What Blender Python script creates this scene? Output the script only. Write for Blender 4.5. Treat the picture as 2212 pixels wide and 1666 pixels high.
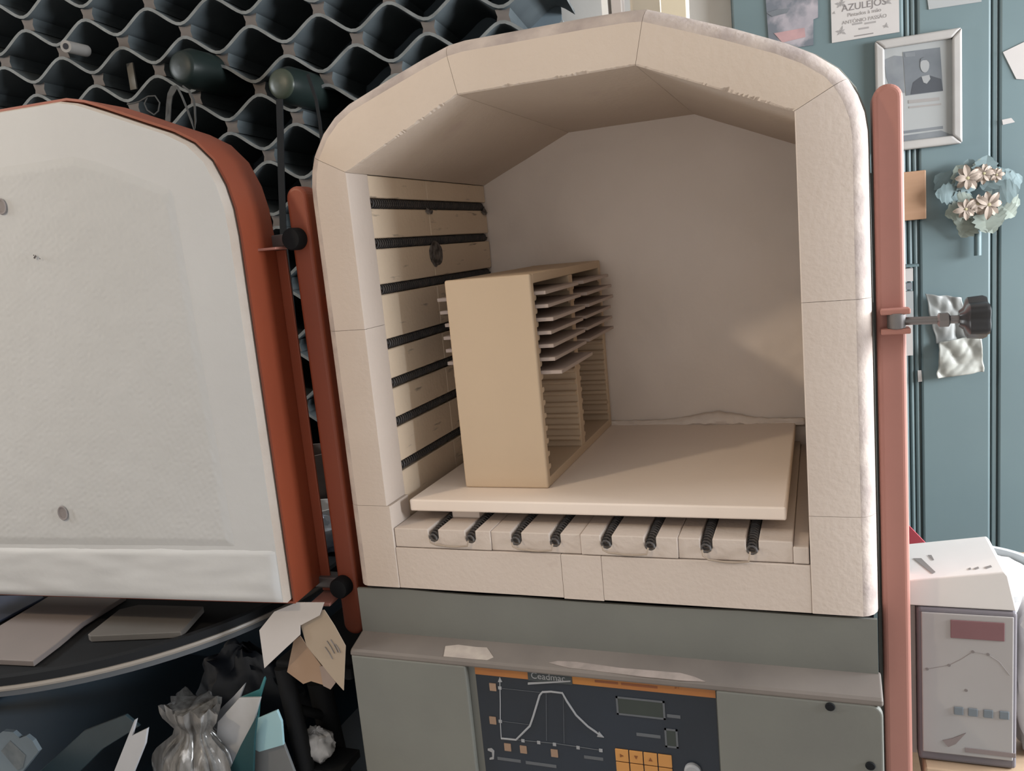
import bpy, bmesh, math, random
from mathutils import Vector, Matrix, noise
random.seed(7)
S = bpy.context.scene
for o in list(bpy.data.objects): bpy.data.objects.remove(o)
COL = S.collection

# ------------------------------------------------------------------ camera
# world: kiln opening's lower left front corner is the origin, x right, y into the kiln, z up (metres)
F = 1796.2845
CAM = Vector((0.5183, -0.8831, 0.3617))
RX = Vector((0.93611439, 0.33925255, -0.09272297))
RY = Vector((-0.02949777, -0.18697965, -0.98192082))
RZ = Vector((-0.35045645, 0.92192533, -0.16502715))
cd = bpy.data.cameras.new('camera'); cam = bpy.data.objects.new('camera', cd); COL.objects.link(cam)
m = Matrix.Identity(4)
for i in range(3):
    m[i][0] = RX[i]; m[i][1] = -RY[i]; m[i][2] = -RZ[i]; m[i][3] = CAM[i]
cam.matrix_world = m
cd.sensor_width = 36; cd.sensor_fit = 'HORIZONTAL'; cd.lens = F/2212*36; cd.clip_start = 0.02
S.camera = cam

# ------------------------------------------------------------------ light
S.view_settings.view_transform = 'Standard'; S.view_settings.look = 'None'
S.view_settings.gamma = 1; S.view_settings.use_curve_mapping = False
S.view_settings.exposure = -0.38
W = bpy.data.worlds.new('daylight'); S.world = W; W.use_nodes = True
bg = W.node_tree.nodes['Background']; bg.inputs[0].default_value = (1.0, 0.965, 0.93, 1); bg.inputs[1].default_value = 1.03
def area(name, loc, target, sx, sy, power, col):
    l = bpy.data.lights.new(name, 'AREA'); l.shape = 'RECTANGLE'; l.size = sx; l.size_y = sy
    l.energy = power; l.color = col
    o = bpy.data.objects.new(name, l); COL.objects.link(o); o.location = loc
    o.rotation_euler = (Vector(target)-Vector(loc)).to_track_quat('-Z', 'Z').to_euler()
    return o
FLOOR = -0.88; CEIL = 1.80; YB = 1.0; XL = -2.6; XR = 2.3
area('window_light_right', (XR-0.06, 0.45, 0.48), (0.6, 0.45, -0.1), 0.5, 1.7, 215, (0.93, 0.97, 1.0))
area('window_light_left', (XL+0.08, -0.62, 0.95), (0, -0.05, 0.35), 0.40, 0.40, 44, (0.92, 0.97, 1.0))
lp = bpy.data.lights.new('ceiling_bulb', 'POINT'); lp.energy = 47; lp.color = (1.0, 0.80, 0.57); lp.shadow_soft_size = 0.05
lo = bpy.data.objects.new('ceiling_bulb', lp); COL.objects.link(lo); lo.location = (-1.05, -1.15, 1.18)

# ------------------------------------------------------------------ helpers
def ray(px, py): return RX*((px-1106)/F) + RY*((py-833)/F) + RZ
def PY(px, py, Y): d = ray(px, py); return CAM + d*((Y-CAM.y)/d.y)
def PX(px, py, X): d = ray(px, py); return CAM + d*((X-CAM.x)/d.x)
def PZ(px, py, Z): d = ray(px, py); return CAM + d*((Z-CAM.z)/d.z)

def mat(name, c, rough=0.75, c2=None, scale=14, contrast=(0.35, 0.7), bump=0.0, bscale=90, metal=0.0,
        spec=0.4, stretch=(1, 1, 1), stain=None, stain_scale=6, stain_at=(0.6, 0.75), stain_stretch=(1, 1, 1), trans=0.0, emit=None):
    M = bpy.data.materials.new(name); M.use_nodes = True
    nt = M.node_tree; B = nt.nodes['Principled BSDF']
    B.inputs['Roughness'].default_value = rough; B.inputs['Metallic'].default_value = metal
    B.inputs['Specular IOR Level'].default_value = spec
    if trans: B.inputs['Transmission Weight'].default_value = trans
    tc = nt.nodes.new('ShaderNodeTexCoord')
    def noise_node(sc, st, detail=5):
        mp = nt.nodes.new('ShaderNodeMapping'); mp.inputs['Scale'].default_value = st
        nt.links.new(tc.outputs['Object'], mp.inputs[0])
        n = nt.nodes.new('ShaderNodeTexNoise'); n.inputs['Scale'].default_value = sc; n.inputs['Detail'].default_value = detail
        nt.links.new(mp.outputs[0], n.inputs['Vector']); return n
    def ramp(n, a, b):
        r = nt.nodes.new('ShaderNodeValToRGB'); r.color_ramp.elements[0].position = a; r.color_ramp.elements[1].position = b
        nt.links.new(n.outputs['Fac'], r.inputs[0]); return r
    def mix(f, a, b):
        x = nt.nodes.new('ShaderNodeMix'); x.data_type = 'RGBA'
        nt.links.new(f, x.inputs[0])
        for v, i in ((a, 6), (b, 7)):
            if isinstance(v, tuple): x.inputs[i].default_value = (*v, 1)
            else: nt.links.new(v, x.inputs[i])
        return x.outputs[2]
    if c2 is None: c2 = tuple(v*0.88 for v in c)
    out = mix(ramp(noise_node(scale, stretch), *contrast).outputs[0], c, c2)
    if stain: out = mix(ramp(noise_node(stain_scale, stain_stretch, 8), *stain_at).outputs[0], out, stain)
    nt.links.new(out, B.inputs['Base Color'])
    if bump:
        b = nt.nodes.new('ShaderNodeBump'); b.inputs['Strength'].default_value = bump; b.inputs['Distance'].default_value = 0.002
        nt.links.new(noise_node(bscale, (1, 1, 1)).outputs['Fac'], b.inputs['Height']); nt.links.new(b.outputs[0], B.inputs['Normal'])
    if emit:
        B.inputs['Emission Color'].default_value = (*emit[0], 1); B.inputs['Emission Strength'].default_value = emit[1]
    return M

class G:
    def __init__(s): s.v = []; s.f = []; s.mi = []
    def add(s, vs, fs, mi=0):
        n = len(s.v); s.v += [tuple(v) for v in vs]; s.f += [tuple(i+n for i in f) for f in fs]; s.mi += [mi]*len(fs); return s
    def box(s, x0, x1, y0, y1, z0, z1, mi=0):
        return s.add([(x, y, z) for z in (z0, z1) for y in (y0, y1) for x in (x0, x1)],
                     [(0, 2, 3, 1), (4, 5, 7, 6), (0, 1, 5, 4), (2, 6, 7, 3), (0, 4, 6, 2), (1, 3, 7, 5)], mi)
    def prism(s, poly, axis, t0, t1, mi=0):
        mp = {'y': lambda a, b, t: (a, t, b), 'x': lambda a, b, t: (t, a, b), 'z': lambda a, b, t: (a, b, t)}[axis]
        n = len(poly); vs = [mp(a, b, t0) for a, b in poly] + [mp(a, b, t1) for a, b in poly]
        fs = [tuple(range(n))[::-1], tuple(range(n, 2*n))] + [(i, (i+1) % n, n+(i+1) % n, n+i) for i in range(n)]
        return s.add(vs, fs, mi)
    def loft(s, rings, caps=True, closed=False, mi=0):
        n = len(rings[0]); k = len(rings); vs = [p for r in rings for p in r]; fs = []
        for i in range(k if closed else k-1):
            j = (i+1) % k
            fs += [(i*n+a, i*n+(a+1) % n, j*n+(a+1) % n, j*n+a) for a in range(n)]
        if caps and not closed: fs += [tuple(range(n))[::-1], tuple((k-1)*n+a for a in range(n))]
        return s.add(vs, fs, mi)
    def tube(s, path, r, n=8, caps=True, mi=0):
        P = [Vector(p) for p in path]; rings = []; up = None
        for i, p in enumerate(P):
            t = (P[min(i+1, len(P)-1)]-P[max(i-1, 0)]).normalized()
            if up is None: up = Vector((0, 0, 1)) if abs(t.z) < 0.9 else Vector((1, 0, 0))
            a = t.cross(up).normalized(); up = a.cross(t).normalized()
            rr = r[i] if isinstance(r, (list, tuple)) else r
            rings.append([p + a*(math.cos(2*math.pi*k/n)*rr) + up*(math.sin(2*math.pi*k/n)*rr) for k in range(n)])
        return s.loft(rings, caps, mi=mi)
    def lathe(s, prof, c=(0, 0, 0), n=32, axis='z', mi=0):
        c = Vector(c); rings = []
        for r, h in prof:
            ring = []
            for k in range(n):
                a = 2*math.pi*k/n; u, w = math.cos(a)*r, math.sin(a)*r
                ring.append(c + Vector({'z': (u, w, h), 'y': (u, h, w), 'x': (h, u, w)}[axis]))
            rings.append(ring)
        return s.loft(rings, True, mi=mi)
    def grid(s, fn, nu, nv, mi=0):
        vs = [fn(i/nu, j/nv) for j in range(nv+1) for i in range(nu+1)]
        fs = [(j*(nu+1)+i, j*(nu+1)+i+1, (j+1)*(nu+1)+i+1, (j+1)*(nu+1)+i) for j in range(nv) for i in range(nu)]
        return s.add(vs, fs, mi)
    def mesh(s, name, mats, smooth=False, merge=0):
        me = bpy.data.meshes.new(name); me.from_pydata(s.v, [], s.f)
        mats = mats if isinstance(mats, (list, tuple)) else [mats]
        for x in mats: me.materials.append(x)
        for p, i in zip(me.polygons, s.mi): p.material_index = i
        bm = bmesh.new(); bm.from_mesh(me)
        if merge: bmesh.ops.remove_doubles(bm, verts=bm.verts, dist=merge)
        bmesh.ops.recalc_face_normals(bm, faces=bm.faces)
        bm.to_mesh(me); bm.free()
        if smooth:
            me.shade_smooth(); me.set_sharp_from_angle(angle=math.radians(40))
        return me
    def build(s, name, mats, parent=None, smooth=False, bevel=0, seg=2, solid=0, merge=0):
        me = s.mesh(name, mats, smooth, merge)
        return link(name, me, parent, bevel, seg, solid)

def link(name, me, parent=None, bevel=0, seg=2, solid=0):
    o = bpy.data.objects.new(name, me); COL.objects.link(o)
    if parent is not None: setparent(o, parent)
    else:                                            # a thing of one mesh: origin at its base
        xs = [v.co for v in me.vertices]
        b = Vector(((min(v.x for v in xs)+max(v.x for v in xs))/2, (min(v.y for v in xs)+max(v.y for v in xs))/2, min(v.z for v in xs)))
        me.transform(Matrix.Translation(-b)); o.location = b
    if solid:
        md = o.modifiers.new('thickness', 'SOLIDIFY'); md.thickness = solid
    if bevel:
        md = o.modifiers.new('bevel', 'BEVEL'); md.width = bevel; md.segments = seg; md.limit_method = 'ANGLE'; md.angle_limit = math.radians(35)
    return o
def setparent(o, p):
    o.parent = p
    if p.type == 'EMPTY': o.matrix_parent_inverse = Matrix.Translation(-p.location)
    elif p.parent is None: o.matrix_parent_inverse = Matrix.Translation(-p.location)
def empty(name, loc, label, cat, group=None):
    o = bpy.data.objects.new(name, None); COL.objects.link(o); o.location = loc; o.empty_display_size = 0.03
    return tag(o, label, cat, group)
def tag(o, label, cat, group=None):
    o['label'] = label; o['category'] = cat
    if group: o['group'] = group
    return o
def struct(o): o['kind'] = 'structure'; return o
def decal(name, pts, Y, thick, mt, parent, bevel=0):
    return G().prism([(PY(x, y, Y).x, PY(x, y, Y).z) for x, y in pts], 'y', Y-thick, Y, 0).build(name, mt, parent, bevel=bevel)
def text(name, body, loc, size, mt, parent, rz=0.0, align='CENTER', sx=1.0):
    c = bpy.data.curves.new(name, 'FONT'); c.body = body; c.size = size; c.align_x = align; c.align_y = 'CENTER'; c.extrude = 0.0002
    t = bpy.data.objects.new(name, c); me = bpy.data.meshes.new_from_object(t); bpy.data.objects.remove(t); bpy.data.curves.remove(c)
    me.transform(Matrix.Translation(Vector(loc)) @ Matrix.Rotation(rz, 4, 'Y') @ Matrix.Rotation(math.pi/2, 4, 'X') @ Matrix.Diagonal((sx, 1, 1, 1)))
    me.materials.clear(); me.materials.append(mt)
    return link(name, me, parent)

# ------------------------------------------------------------------ materials
BRICK = mat('refractory brick', (0.57, 0.495, 0.445), 0.9, (0.54, 0.465, 0.415), 9, bump=0.35, bscale=160, spec=0.15,
            stain=(0.45, 0.37, 0.33), stain_scale=26, stain_at=(0.68, 0.86))
BRICKP = mat('grooved refractory panel', (0.73, 0.61, 0.48), 0.9, (0.70, 0.58, 0.455), 9, bump=0.3, bscale=150, spec=0.15,
             stain=(0.30, 0.25, 0.20), stain_scale=30, stain_at=(0.63, 0.72), stain_stretch=(1, 0.5, 3.4))
ROOF = mat('refractory arch slab', (0.585, 0.50, 0.43), 0.9, (0.55, 0.465, 0.395), 6, bump=0.4, bscale=120, spec=0.15,
           stain=(0.50, 0.40, 0.36), stain_scale=14, stain_at=(0.66, 0.9))
SOOT = mat('sooty brick edge', (0.51, 0.44, 0.40), 0.9, (0.33, 0.28, 0.265), 26, (0.35, 0.72), bump=0.4, bscale=150, spec=0.1)
FIBRE = mat('fibre back lining', (0.85, 0.77, 0.715), 0.95, (0.81, 0.73, 0.67), 7, bump=0.5, bscale=40, spec=0.1)
BATT = mat('kiln shelf batt', (0.83, 0.73, 0.655), 0.85, (0.80, 0.70, 0.63), 5, bump=0.1, spec=0.2)
SETTER = mat('cream setter ceramic', (0.61, 0.485, 0.36), 0.8, (0.585, 0.465, 0.345), 6, bump=0.1, spec=0.2)
TILE = mat('biscuit tile', (0.50, 0.42, 0.385), 0.75, None, 9, spec=0.25)
COIL = mat('oxidised heating wire', (0.055, 0.055, 0.06), 0.6, (0.10, 0.09, 0.085), 60, spec=0.4)
CHAR = mat('scorched clay', (0.045, 0.04, 0.038), 0.8, (0.20, 0.18, 0.17), 130, bump=1, bscale=200)
GREY = mat('grey green paint', (0.165, 0.170, 0.155), 0.5, (0.145, 0.148, 0.138), 8, bump=0.05, bscale=200, spec=0.4)
GREYD = mat('dirty grey ledge paint', (0.165, 0.145, 0.132), 0.6, (0.125, 0.110, 0.102), 10, spec=0.35)
CASE = mat('grey casing steel', (0.22, 0.23, 0.215), 0.55, None, 8)
DARK = mat('painted hollow shade', (0.012, 0.012, 0.016), 0.9)  # near-black for hollows; their shade is put into the colour
ORANGE = mat('orange enamel', (0.245, 0.053, 0.022), 0.5, (0.215, 0.046, 0.020), 7, spec=0.5, stain=(0.26, 0.06, 0.03), stain_scale=30, stain_at=(0.70, 0.8))
ORANGEB = mat('hazed orange enamel', (0.40, 0.185, 0.15), 0.6, (0.365, 0.165, 0.135), 8, spec=0.45)  # paler copy of the orange enamel; haze and bluish light mixed into colour
WHITEF = mat('white ceramic fibre', (0.485, 0.492, 0.50), 0.95, (0.46, 0.465, 0.473), 6, bump=0.25, bscale=70, spec=0.1)
WHITED = mat('white quilted fibre', (0.452, 0.458, 0.465), 0.95, (0.43, 0.435, 0.438), 6, bump=0.12, bscale=90, spec=0.1)
FIBED = mat('yellowed fibre edge', (0.40, 0.335, 0.285), 0.95, (0.46, 0.42, 0.385), 12, bump=0.6, bscale=120)
HOLE = mat('grey pin recess', (0.22, 0.20, 0.20), 0.9)
BLACK = mat('black plastic', (0.018, 0.018, 0.02), 0.35, None, 20, spec=0.5)
BLACKM = mat('black rubber', (0.013, 0.014, 0.016), 0.75, spec=0.12)
STEEL = mat('dull steel', (0.22, 0.21, 0.21), 0.45, None, 30, metal=0.8)
CEMENT = mat('dark fibre cement', (0.085, 0.10, 0.108), 0.9, (0.064, 0.076, 0.084), 9, spec=0.15)
CEMENTE = mat('cut cement edge', (0.165, 0.175, 0.176), 0.9, (0.115, 0.12, 0.12), 40, spec=0.1)
SPACER = mat('dust brown spacer front', (0.125, 0.108, 0.098), 0.9, (0.085, 0.073, 0.068), 18)
GLASS = mat('dark green glass', (0.010, 0.016, 0.015), 0.42, None, 10, spec=0.22)
GLASS2 = mat('olive green glass base', (0.036, 0.045, 0.033), 0.36, None, 10, spec=0.25)
TEAL = mat('hazy teal gloss paint', (0.108, 0.152, 0.162), 0.5, (0.098, 0.138, 0.149), 4, spec=0.45)  # greyed teal; lens haze is mixed into the colour
TEALD = mat('teal paint in the reveals', (0.10, 0.145, 0.155), 0.5)
WALL = mat('old white plaster', (0.54, 0.52, 0.495), 0.9, (0.50, 0.48, 0.455), 5, bump=0.2, bscale=40, stain=(0.30, 0.27, 0.24), stain_scale=7, stain_at=(0.68, 0.8))
CONC = mat('concrete floor', (0.40, 0.37, 0.34), 0.85, (0.34, 0.31, 0.29), 4)
PAPER = mat('white paper', (0.40, 0.375, 0.365), 0.8, None, 6)
PAPERG = mat('greyed paper', (0.27, 0.278, 0.28), 0.8, None, 6)
INK = mat('grey print', (0.16, 0.145, 0.145), 0.8)
INKL = mat('faint grey print', (0.24, 0.225, 0.22), 0.8)
CREAM = mat('cream card', (0.68, 0.60, 0.46), 0.8, None, 8)
TAN = mat('tan card', (0.42, 0.29, 0.19), 0.8, None, 8)
NAVY = mat('navy fascia', (0.018, 0.026, 0.040), 0.35, (0.015, 0.020, 0.028), 5, spec=0.4)
FORANGE = mat('fascia orange', (0.42, 0.18, 0.045), 0.5, (0.34, 0.13, 0.045), 12)
FWHITE = mat('fascia white print', (0.30, 0.31, 0.33), 0.5)
FDIM = mat('fascia faint print', (0.10, 0.11, 0.125), 0.5)
FTAN = mat('fascia tan square', (0.30, 0.20, 0.14), 0.5)
LCD = mat('green black display glass', (0.035, 0.045, 0.042), 0.2)

# ------------------------------------------------------------------ the room
fl = struct(G().box(XL-0.1, XR+0.1, -3.0, YB+0.1, FLOOR-0.1, FLOOR).build('floor', CONC))
struct(G().box(XL-0.1, XR+0.1, -3.0, YB+0.1, CEIL, CEIL+0.1).build('ceiling', WALL))
struct(G().box(XL-0.1, XR+0.1, YB, YB+0.1, FLOOR, CEIL).build('wall_back', WALL))
def wall_open(name, x0, x1, y0, y1, z0, z1):
    g = G()
    g.box(x0, x1, -3.0, y0, FLOOR, CEIL).box(x0, x1, y1, YB, FLOOR, CEIL).box(x0, x1, y0, y1, FLOOR, z0).box(x0, x1, y0, y1, z1, CEIL)
    return struct(g.build(name, WALL))
wall_open('wall_right', XR, XR+0.1, 0.18, 0.72, -0.42, 1.42)
wall_open('wall_left', XL-0.1, XL, -1.0, -0.24, 0.58, 1.32)
def window(name, x, y0, y1, z0, z1):
    w = struct(G().box(x-0.02, x+0.02, y0, y1, z0, z0+0.04).box(x-0.02, x+0.02, y0, y1, z1-0.04, z1)
               .box(x-0.02, x+0.02, y0, y0+0.04, z0, z1).box(x-0.02, x+0.02, y1-0.04, y1, z0, z1).build(name, PAPER))
    G().box(x-0.015, x+0.015, (y0+y1)/2-0.015, (y0+y1)/2+0.015, z0+0.04, z1-0.04).build('glazing_bar', PAPER, w)
window('window_1', XR+0.05, 0.18, 0.72, -0.42, 1.42)
window('window_2', XL-0.05, -1.0, -0.24, 0.58, 1.32)

# teal painted doors in the back wall: panels, stiles and bead mouldings
td = struct(G().box(0.365, 2.0, 0.972, 0.9995, FLOOR, 1.5).build('door_1', TEALD))
for a, b in ((0.367, 0.682), (0.706, 0.829), (0.843, 1.30), (1.312, 1.98)):
    G().box(a, b, 0.962, 0.972, FLOOR+0.02, 1.48).build('door_panel', TEAL, td, bevel=0.004)
for x in (0.6885, 0.6985):
    G().tube([(x, 0.970, FLOOR+0.02), (x, 0.970, 1.48)], 0.0042, 8).build('bead_moulding', TEAL, td, smooth=True)
G().box(0.8315, 0.8405, 0.966, 0.972, FLOOR+0.02, 1.48).build('cover_strip', TEAL, td, bevel=0.002)
YD = 0.962

# ------------------------------------------------------------------ kiln
H = 0.4643; ZB = -0.0545; D = 0.4366; Y1 = 0.049; ZT = 0.5304
KX = empty('electric_kiln', (0.25, 0.25, FLOOR), 'open front loading electric kiln with cream brick arch, orange door and grey control base', 'kiln')
def arc(cx, cz, r, a0, a1, n): return [(cx+r*math.cos(math.radians(a0+(a1-a0)*i/n)), cz+r*math.sin(math.radians(a0+(a1-a0)*i/n))) for i in range(n+1)]
OUTL = [(-0.0585, 0.440), (-0.0575, 0.462), (-0.053, 0.480), (-0.045, 0.4965), (-0.032, 0.5155), (-0.014, 0.532), (0.006, 0.5435), (0.060, 0.5625), (0.110, 0.5790), (0.140, 0.5875)]
OUTR = [(0.362, 0.5860), (0.395, 0.5735), (0.445, 0.5535), (0.495, 0.5310), (0.520, 0.5170), (0.541, 0.5005), (0.555, 0.4810), (0.563, 0.4590), (0.566, 0.4370)]
def lerp_path(pts, t):
    L = [0]
    for a, b in zip(pts, pts[1:]): L.append(L[-1]+math.dist(a, b))
    s = t*L[-1]
    for i in range(len(pts)-1):
        if s <= L[i+1]+1e-9:
            k = (s-L[i])/(L[i+1]-L[i]); return tuple(pts[i][j]+(pts[i+1][j]-pts[i][j])*k for j in (0, 1))
    return pts[-1]
def frame_piece(inner, outer, depth, n, mt, rnd=0.0155, name='firebrick', gap=0.00022, chip=0.0):
    """a piece of the brick frame lofted between its inner and outer edge, outer front edge rounded"""
    rings = []
    for i in range(n+1):
        t = i/n
        a = Vector(lerp_path(inner, t)); b = Vector(lerp_path(outer, t)); w = (b-a); wl = w.length; wn = w/wl
        ch = max(0, noise.noise(Vector((a.x*75, a.y*75, 3.3)))+0.5*noise.noise(Vector((a.x*420, a.y*420, 1))))*chip
        ch += chip*0.35*abs(noise.noise(Vector((a.x*190, a.y*190, 8))))
        P = lambda k, y: (a.x+wn.x*k, y, a.y+wn.y*k)
        ring = [P(0.0012+ch*1.3, 0), P(wl-rnd, 0), P(wl-rnd*0.66, rnd*0.13), P(wl-rnd*0.30, rnd*0.46), P(wl-rnd*0.06, rnd*0.95), P(wl, rnd*1.4), P(wl, depth), P(0, depth), P(0, 0.0135), P(ch*0.1, 0.0012+ch*1.5)]
        rings.append([Vector(p) for p in ring])
    # pull both ends back for the joint
    for idx, nxt in ((0, 1), (n, n-1)):
        for k in range(len(rings[idx])):
            d = rings[nxt][k]-rings[idx][k]
            if d.length > 1e-6: rings[idx][k] = rings[idx][k] + d.normalized()*gap
    g = G().loft(rings); k = len(rings[0])
    for i in range(n):
        for a in (1, 2, 3, 4): g.mi[i*k+a] = 1          # the rounded outer edge is sooty
    return g.build(name, [mt, SOOT], KX, smooth=True)
# arch: left slope, crown, right slope
jl = (-0.049, 0.490); jr = (0.5495, 0.4895)
outl_low = [p for p in OUTL if p[1] < 0.490] + [jl]; outl_hi = [jl] + [p for p in OUTL if p[1] > 0.491]
outr_hi = [p for p in OUTR if p[1] > 0.490] + [jr]; outr_low = [jr] + [p for p in OUTR if p[1] < 0.489]
frame_piece([(0, H), (0.151, ZT)], outl_hi, D+0.02, 150, ROOF, name='arch_slab', chip=0.0026)
frame_piece([(0.151, ZT), (0.349, ZT)], [(0.140, 0.5875), (0.16, 0.5895), (0.30, 0.5890), (0.345, 0.5878), (0.362, 0.5860)], D+0.02, 160, ROOF, name='arch_slab', chip=0.0024)
frame_piece([(0.349, ZT), (0.5, H)], outr_hi, D+0.02, 150, ROOF, name='arch_slab', chip=0.0034)
# jambs, three bricks each side
XO = -0.0585; XRO = 0.566
for z0, z1 in ((0.0545, 0.2785),):
    frame_piece([(0, z0), (0, z1)], [(XO, z0), (XO, z1)], Y1, 3, BRICK)
    frame_piece([(0.5, z1), (0.5, z0)], [(XRO, z1), (XRO, z0)], Y1, 3, BRICK)
frame_piece([(0, 0.2785), (0, H)], [(XO, 0.2785)]+outl_low, Y1, 12, BRICK)
frame_piece([(0.5, H), (0.5, 0.2785)], outr_low+[(XRO, 0.2785)], Y1, 12, BRICK)
frame_piece([(0.004, ZB), (0.004, 0.0545)], [(XO, ZB), (XO, 0.0545)], Y1, 3, BRICK)
frame_piece([(0.5, 0.0545), (0.5, ZB)], [(XRO, 0.0545), (XRO, ZB)], Y1, 3, BRICK)
# sill bricks
for a, b, dz in ((0.0044, 0.22285, 0.0), (0.2231, 0.27175, -0.0012), (0.2720, 0.4998, 0.0)):
    G().box(a, b, 0.0006, 0.11, ZB+dz, -0.0006).build('sill_brick', BRICK, KX, bevel=0.0007)
# hearth bricks with grooves for the floor elements
HZ = 0.025
coilx = [0.059, 0.109, 0.168, 0.217, 0.279, 0.330, 0.392, 0.441]
joints = [0.0046, 0.1355, 0.2485, 0.3610, 0.4830, 0.4990]
for k in range(5):
    x0, x1 = joints[k]+0.0001, joints[k+1]-0.0001
    top = HZ - (0.0 if k % 2 == 0 else 0.0006) - (0.006 if k == 4 else 0)
    poly = [(x0, 0.0002), (x1, 0.0002), (x1, top)]
    for cx in reversed([c for c in coilx if x0 < c < x1]):
        poly += [(cx+0.0068, top), (cx+0.0066, 0.014), (cx+0.0045, 0.0098), (cx, 0.0080), (cx-0.0045, 0.0098), (cx-0.0066, 0.014), (cx-0.0068, top)]
    poly += [(x0, top)]
    y0 = 0.002 + (0.0015 if k in (1, 3) else 0)
    G().prism(poly, 'y', y0, D, 0).build('hearth_brick', BRICK, KX, bevel=0.0012)
# grooved side panels
GZ = [0.430, 0.380, 0.3225, 0.2530, 0.2020, 0.1510, 0.0925]
def side_panel(sgn, xw):
    prof = [(xw, 0.0004)]
    for z in reversed(GZ):
        prof += [(xw, z-0.0068), (xw+sgn*0.012, z-0.0075), (xw+sgn*0.014, z), (xw+sgn*0.012, z+0.0072), (xw, z+0.0066)]
    prof += [(xw, H-0.0005), (xw+sgn*0.05, H-0.0005), (xw+sgn*0.05, 0.0004)]
    for a, b in ((Y1+0.0008, 0.2135), (0.2145, D)):
        G().prism(prof, 'y', a, b).build('grooved_panel', BRICKP, KX, bevel=0.0012, seg=1)
side_panel(-1, 0.0); side_panel(1, 0.5)
# heating coils: one helix mesh shared by all
def helix(L, r, wr, turns, bend=False):
    g = G(); path = []; n = turns*9
    for i in range(n+1):
        t = i/n; a = 2*math.pi*turns*t; y = L*t; dz = 0
        if bend:
            s = max(0, 0.05-y)/0.05; dz = -0.0065*s*s
        path.append((r*math.cos(a), y, r*math.sin(a)+dz))
    g.tube(path, wr, 4); return g
cm = helix(D-Y1-0.01, 0.0058, 0.0012, 66).mesh('heating_coil', COIL, smooth=True)
for xw, s in ((0.0, -1), (0.5, 1)):
    for z in GZ:
        o = bpy.data.objects.new('heating_coil', cm); COL.objects.link(o); setparent(o, KX); o.location = (xw+s*0.0066, Y1+0.004, z)
fm = helix(0.425, 0.0055, 0.0012, 72, True).mesh('floor_coil', COIL, smooth=True)
for x in coilx:
    o = bpy.data.objects.new('floor_coil', fm); COL.objects.link(o); setparent(o, KX); o.location = (x, -0.0005, 0.0195)
for a, b, sag in ((0, 1, 0.0075), (2, 3, 0.0085), (4, 5, 0.0085), (6, 7, 0.012)):
    xa, xb = coilx[a], coilx[b]; zz = 0.0195-0.0065
    path = [(xa-0.004, -0.001, zz), (xa-0.0035, -0.0012, zz-sag*0.55)]
    path += [(xa+(xb-xa)*t, -0.0014, zz-sag+0.001*math.cos(t*6)) for t in (0.06, 0.2, 0.4, 0.6, 0.8, 0.92)]
    path += [(xb-0.003, -0.0012, zz-sag*0.5), (xb-0.002, -0.001, zz)]
    G().tube(path, 0.0011, 6).build('link_wire', mat('dusty link wire', (0.36, 0.29, 0.23), 0.7) if a == 0 else bpy.data.materials['dusty link wire'], KX, smooth=True)
# scorched thermocouple hole in the second groove of the left panel
g = G(); rings = []
for i, (rr, dx) in enumerate(((1.0, 0.0004), (0.9, 0.0022), (0.72, 0.0012), (0.45, 0.0030), (0.2, 0.0016))):
    ring = []
    for k in range(22):
        a = 2*math.pi*k/22; j = 1+0.16*noise.noise(Vector((math.cos(a)*2+i, math.sin(a)*2, i*1.7)))
        ring.append((dx, 0.222+0.0215*rr*j*math.cos(a), 0.3610+0.0185*rr*j*math.sin(a)))
    rings.append(ring)
g.loft(rings).build('scorched_hole', CHAR, KX)
for yy, zz, h in ((0.2135, 0.4225, 0.006), (0.424, 0.4215, 0.008)):
    g = G()
    for k in range(5):
        a = random.uniform(0, 6.28); c = Vector((0.0005, yy+random.uniform(-0.008, 0.008), zz+random.uniform(-0.003, 0.002)))
        pts = [c+Vector((0.0016 if q else 0.0, math.cos(a+q*2.1)*h, math.sin(a+q*2.1)*h*0.7)) for q in range(3)]
        g.add(pts+[c+Vector((0.004, 0, 0))], [(0, 1, 2), (0, 1, 3), (1, 2, 3), (2, 0, 3)])
    g.build('scorched_chip', CHAR, KX)
# fibre back wall, uneven
def arch_z(x):
    if x <= 0.151: return H+(ZT-H)*max(0, (x+0.02))/0.171
    if x >= 0.349: return H+(ZT-H)*max(0, (0.52-x))/0.171
    return ZT
def back_fn(u, v):
    x = -0.02+0.54*u; z = 0.0006+(arch_z(x)+0.018)*v
    n = noise.noise(Vector((x*7, z*7, 2)))*0.006 + noise.noise(Vector((x*18, z*18, 5)))*0.0045 + noise.noise(Vector((x*50, z*42, 9)))*0.0014
    low = max(0, 0.10-z)/0.10
    return (x, D+0.003-n*(0.8)-0.004*low*(0.5+noise.noise(Vector((x*18, 3, z*30)))), z)
g = G().grid(back_fn, 90, 90); o = g.build('fibre_back_wall', FIBRE, KX, smooth=True, solid=-0.03)
# ragged fibre lip where the back wall meets the shelf
g = G()
def lip(u, v):
    x = 0.16+0.33*u; h = 0.010+0.012*max(0, noise.noise(Vector((x*13, 1.5, 0))))+0.012*math.exp(-((x-0.36)/0.045)**2)
    y = D-0.002-0.012*math.sin(v*math.pi)*(0.5+0.5*noise.noise(Vector((x*40, v*3, 2))))-0.012*math.exp(-((x-0.36)/0.04)**2)*math.sin(v*math.pi)
    return (x, y, 0.050+h*v+0.002*noise.noise(Vector((x*90, v*4, 1))))
g.grid(lip, 90, 7).build('torn_fibre_lip', FIBRE, KX, smooth=True, solid=0.002)
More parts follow.
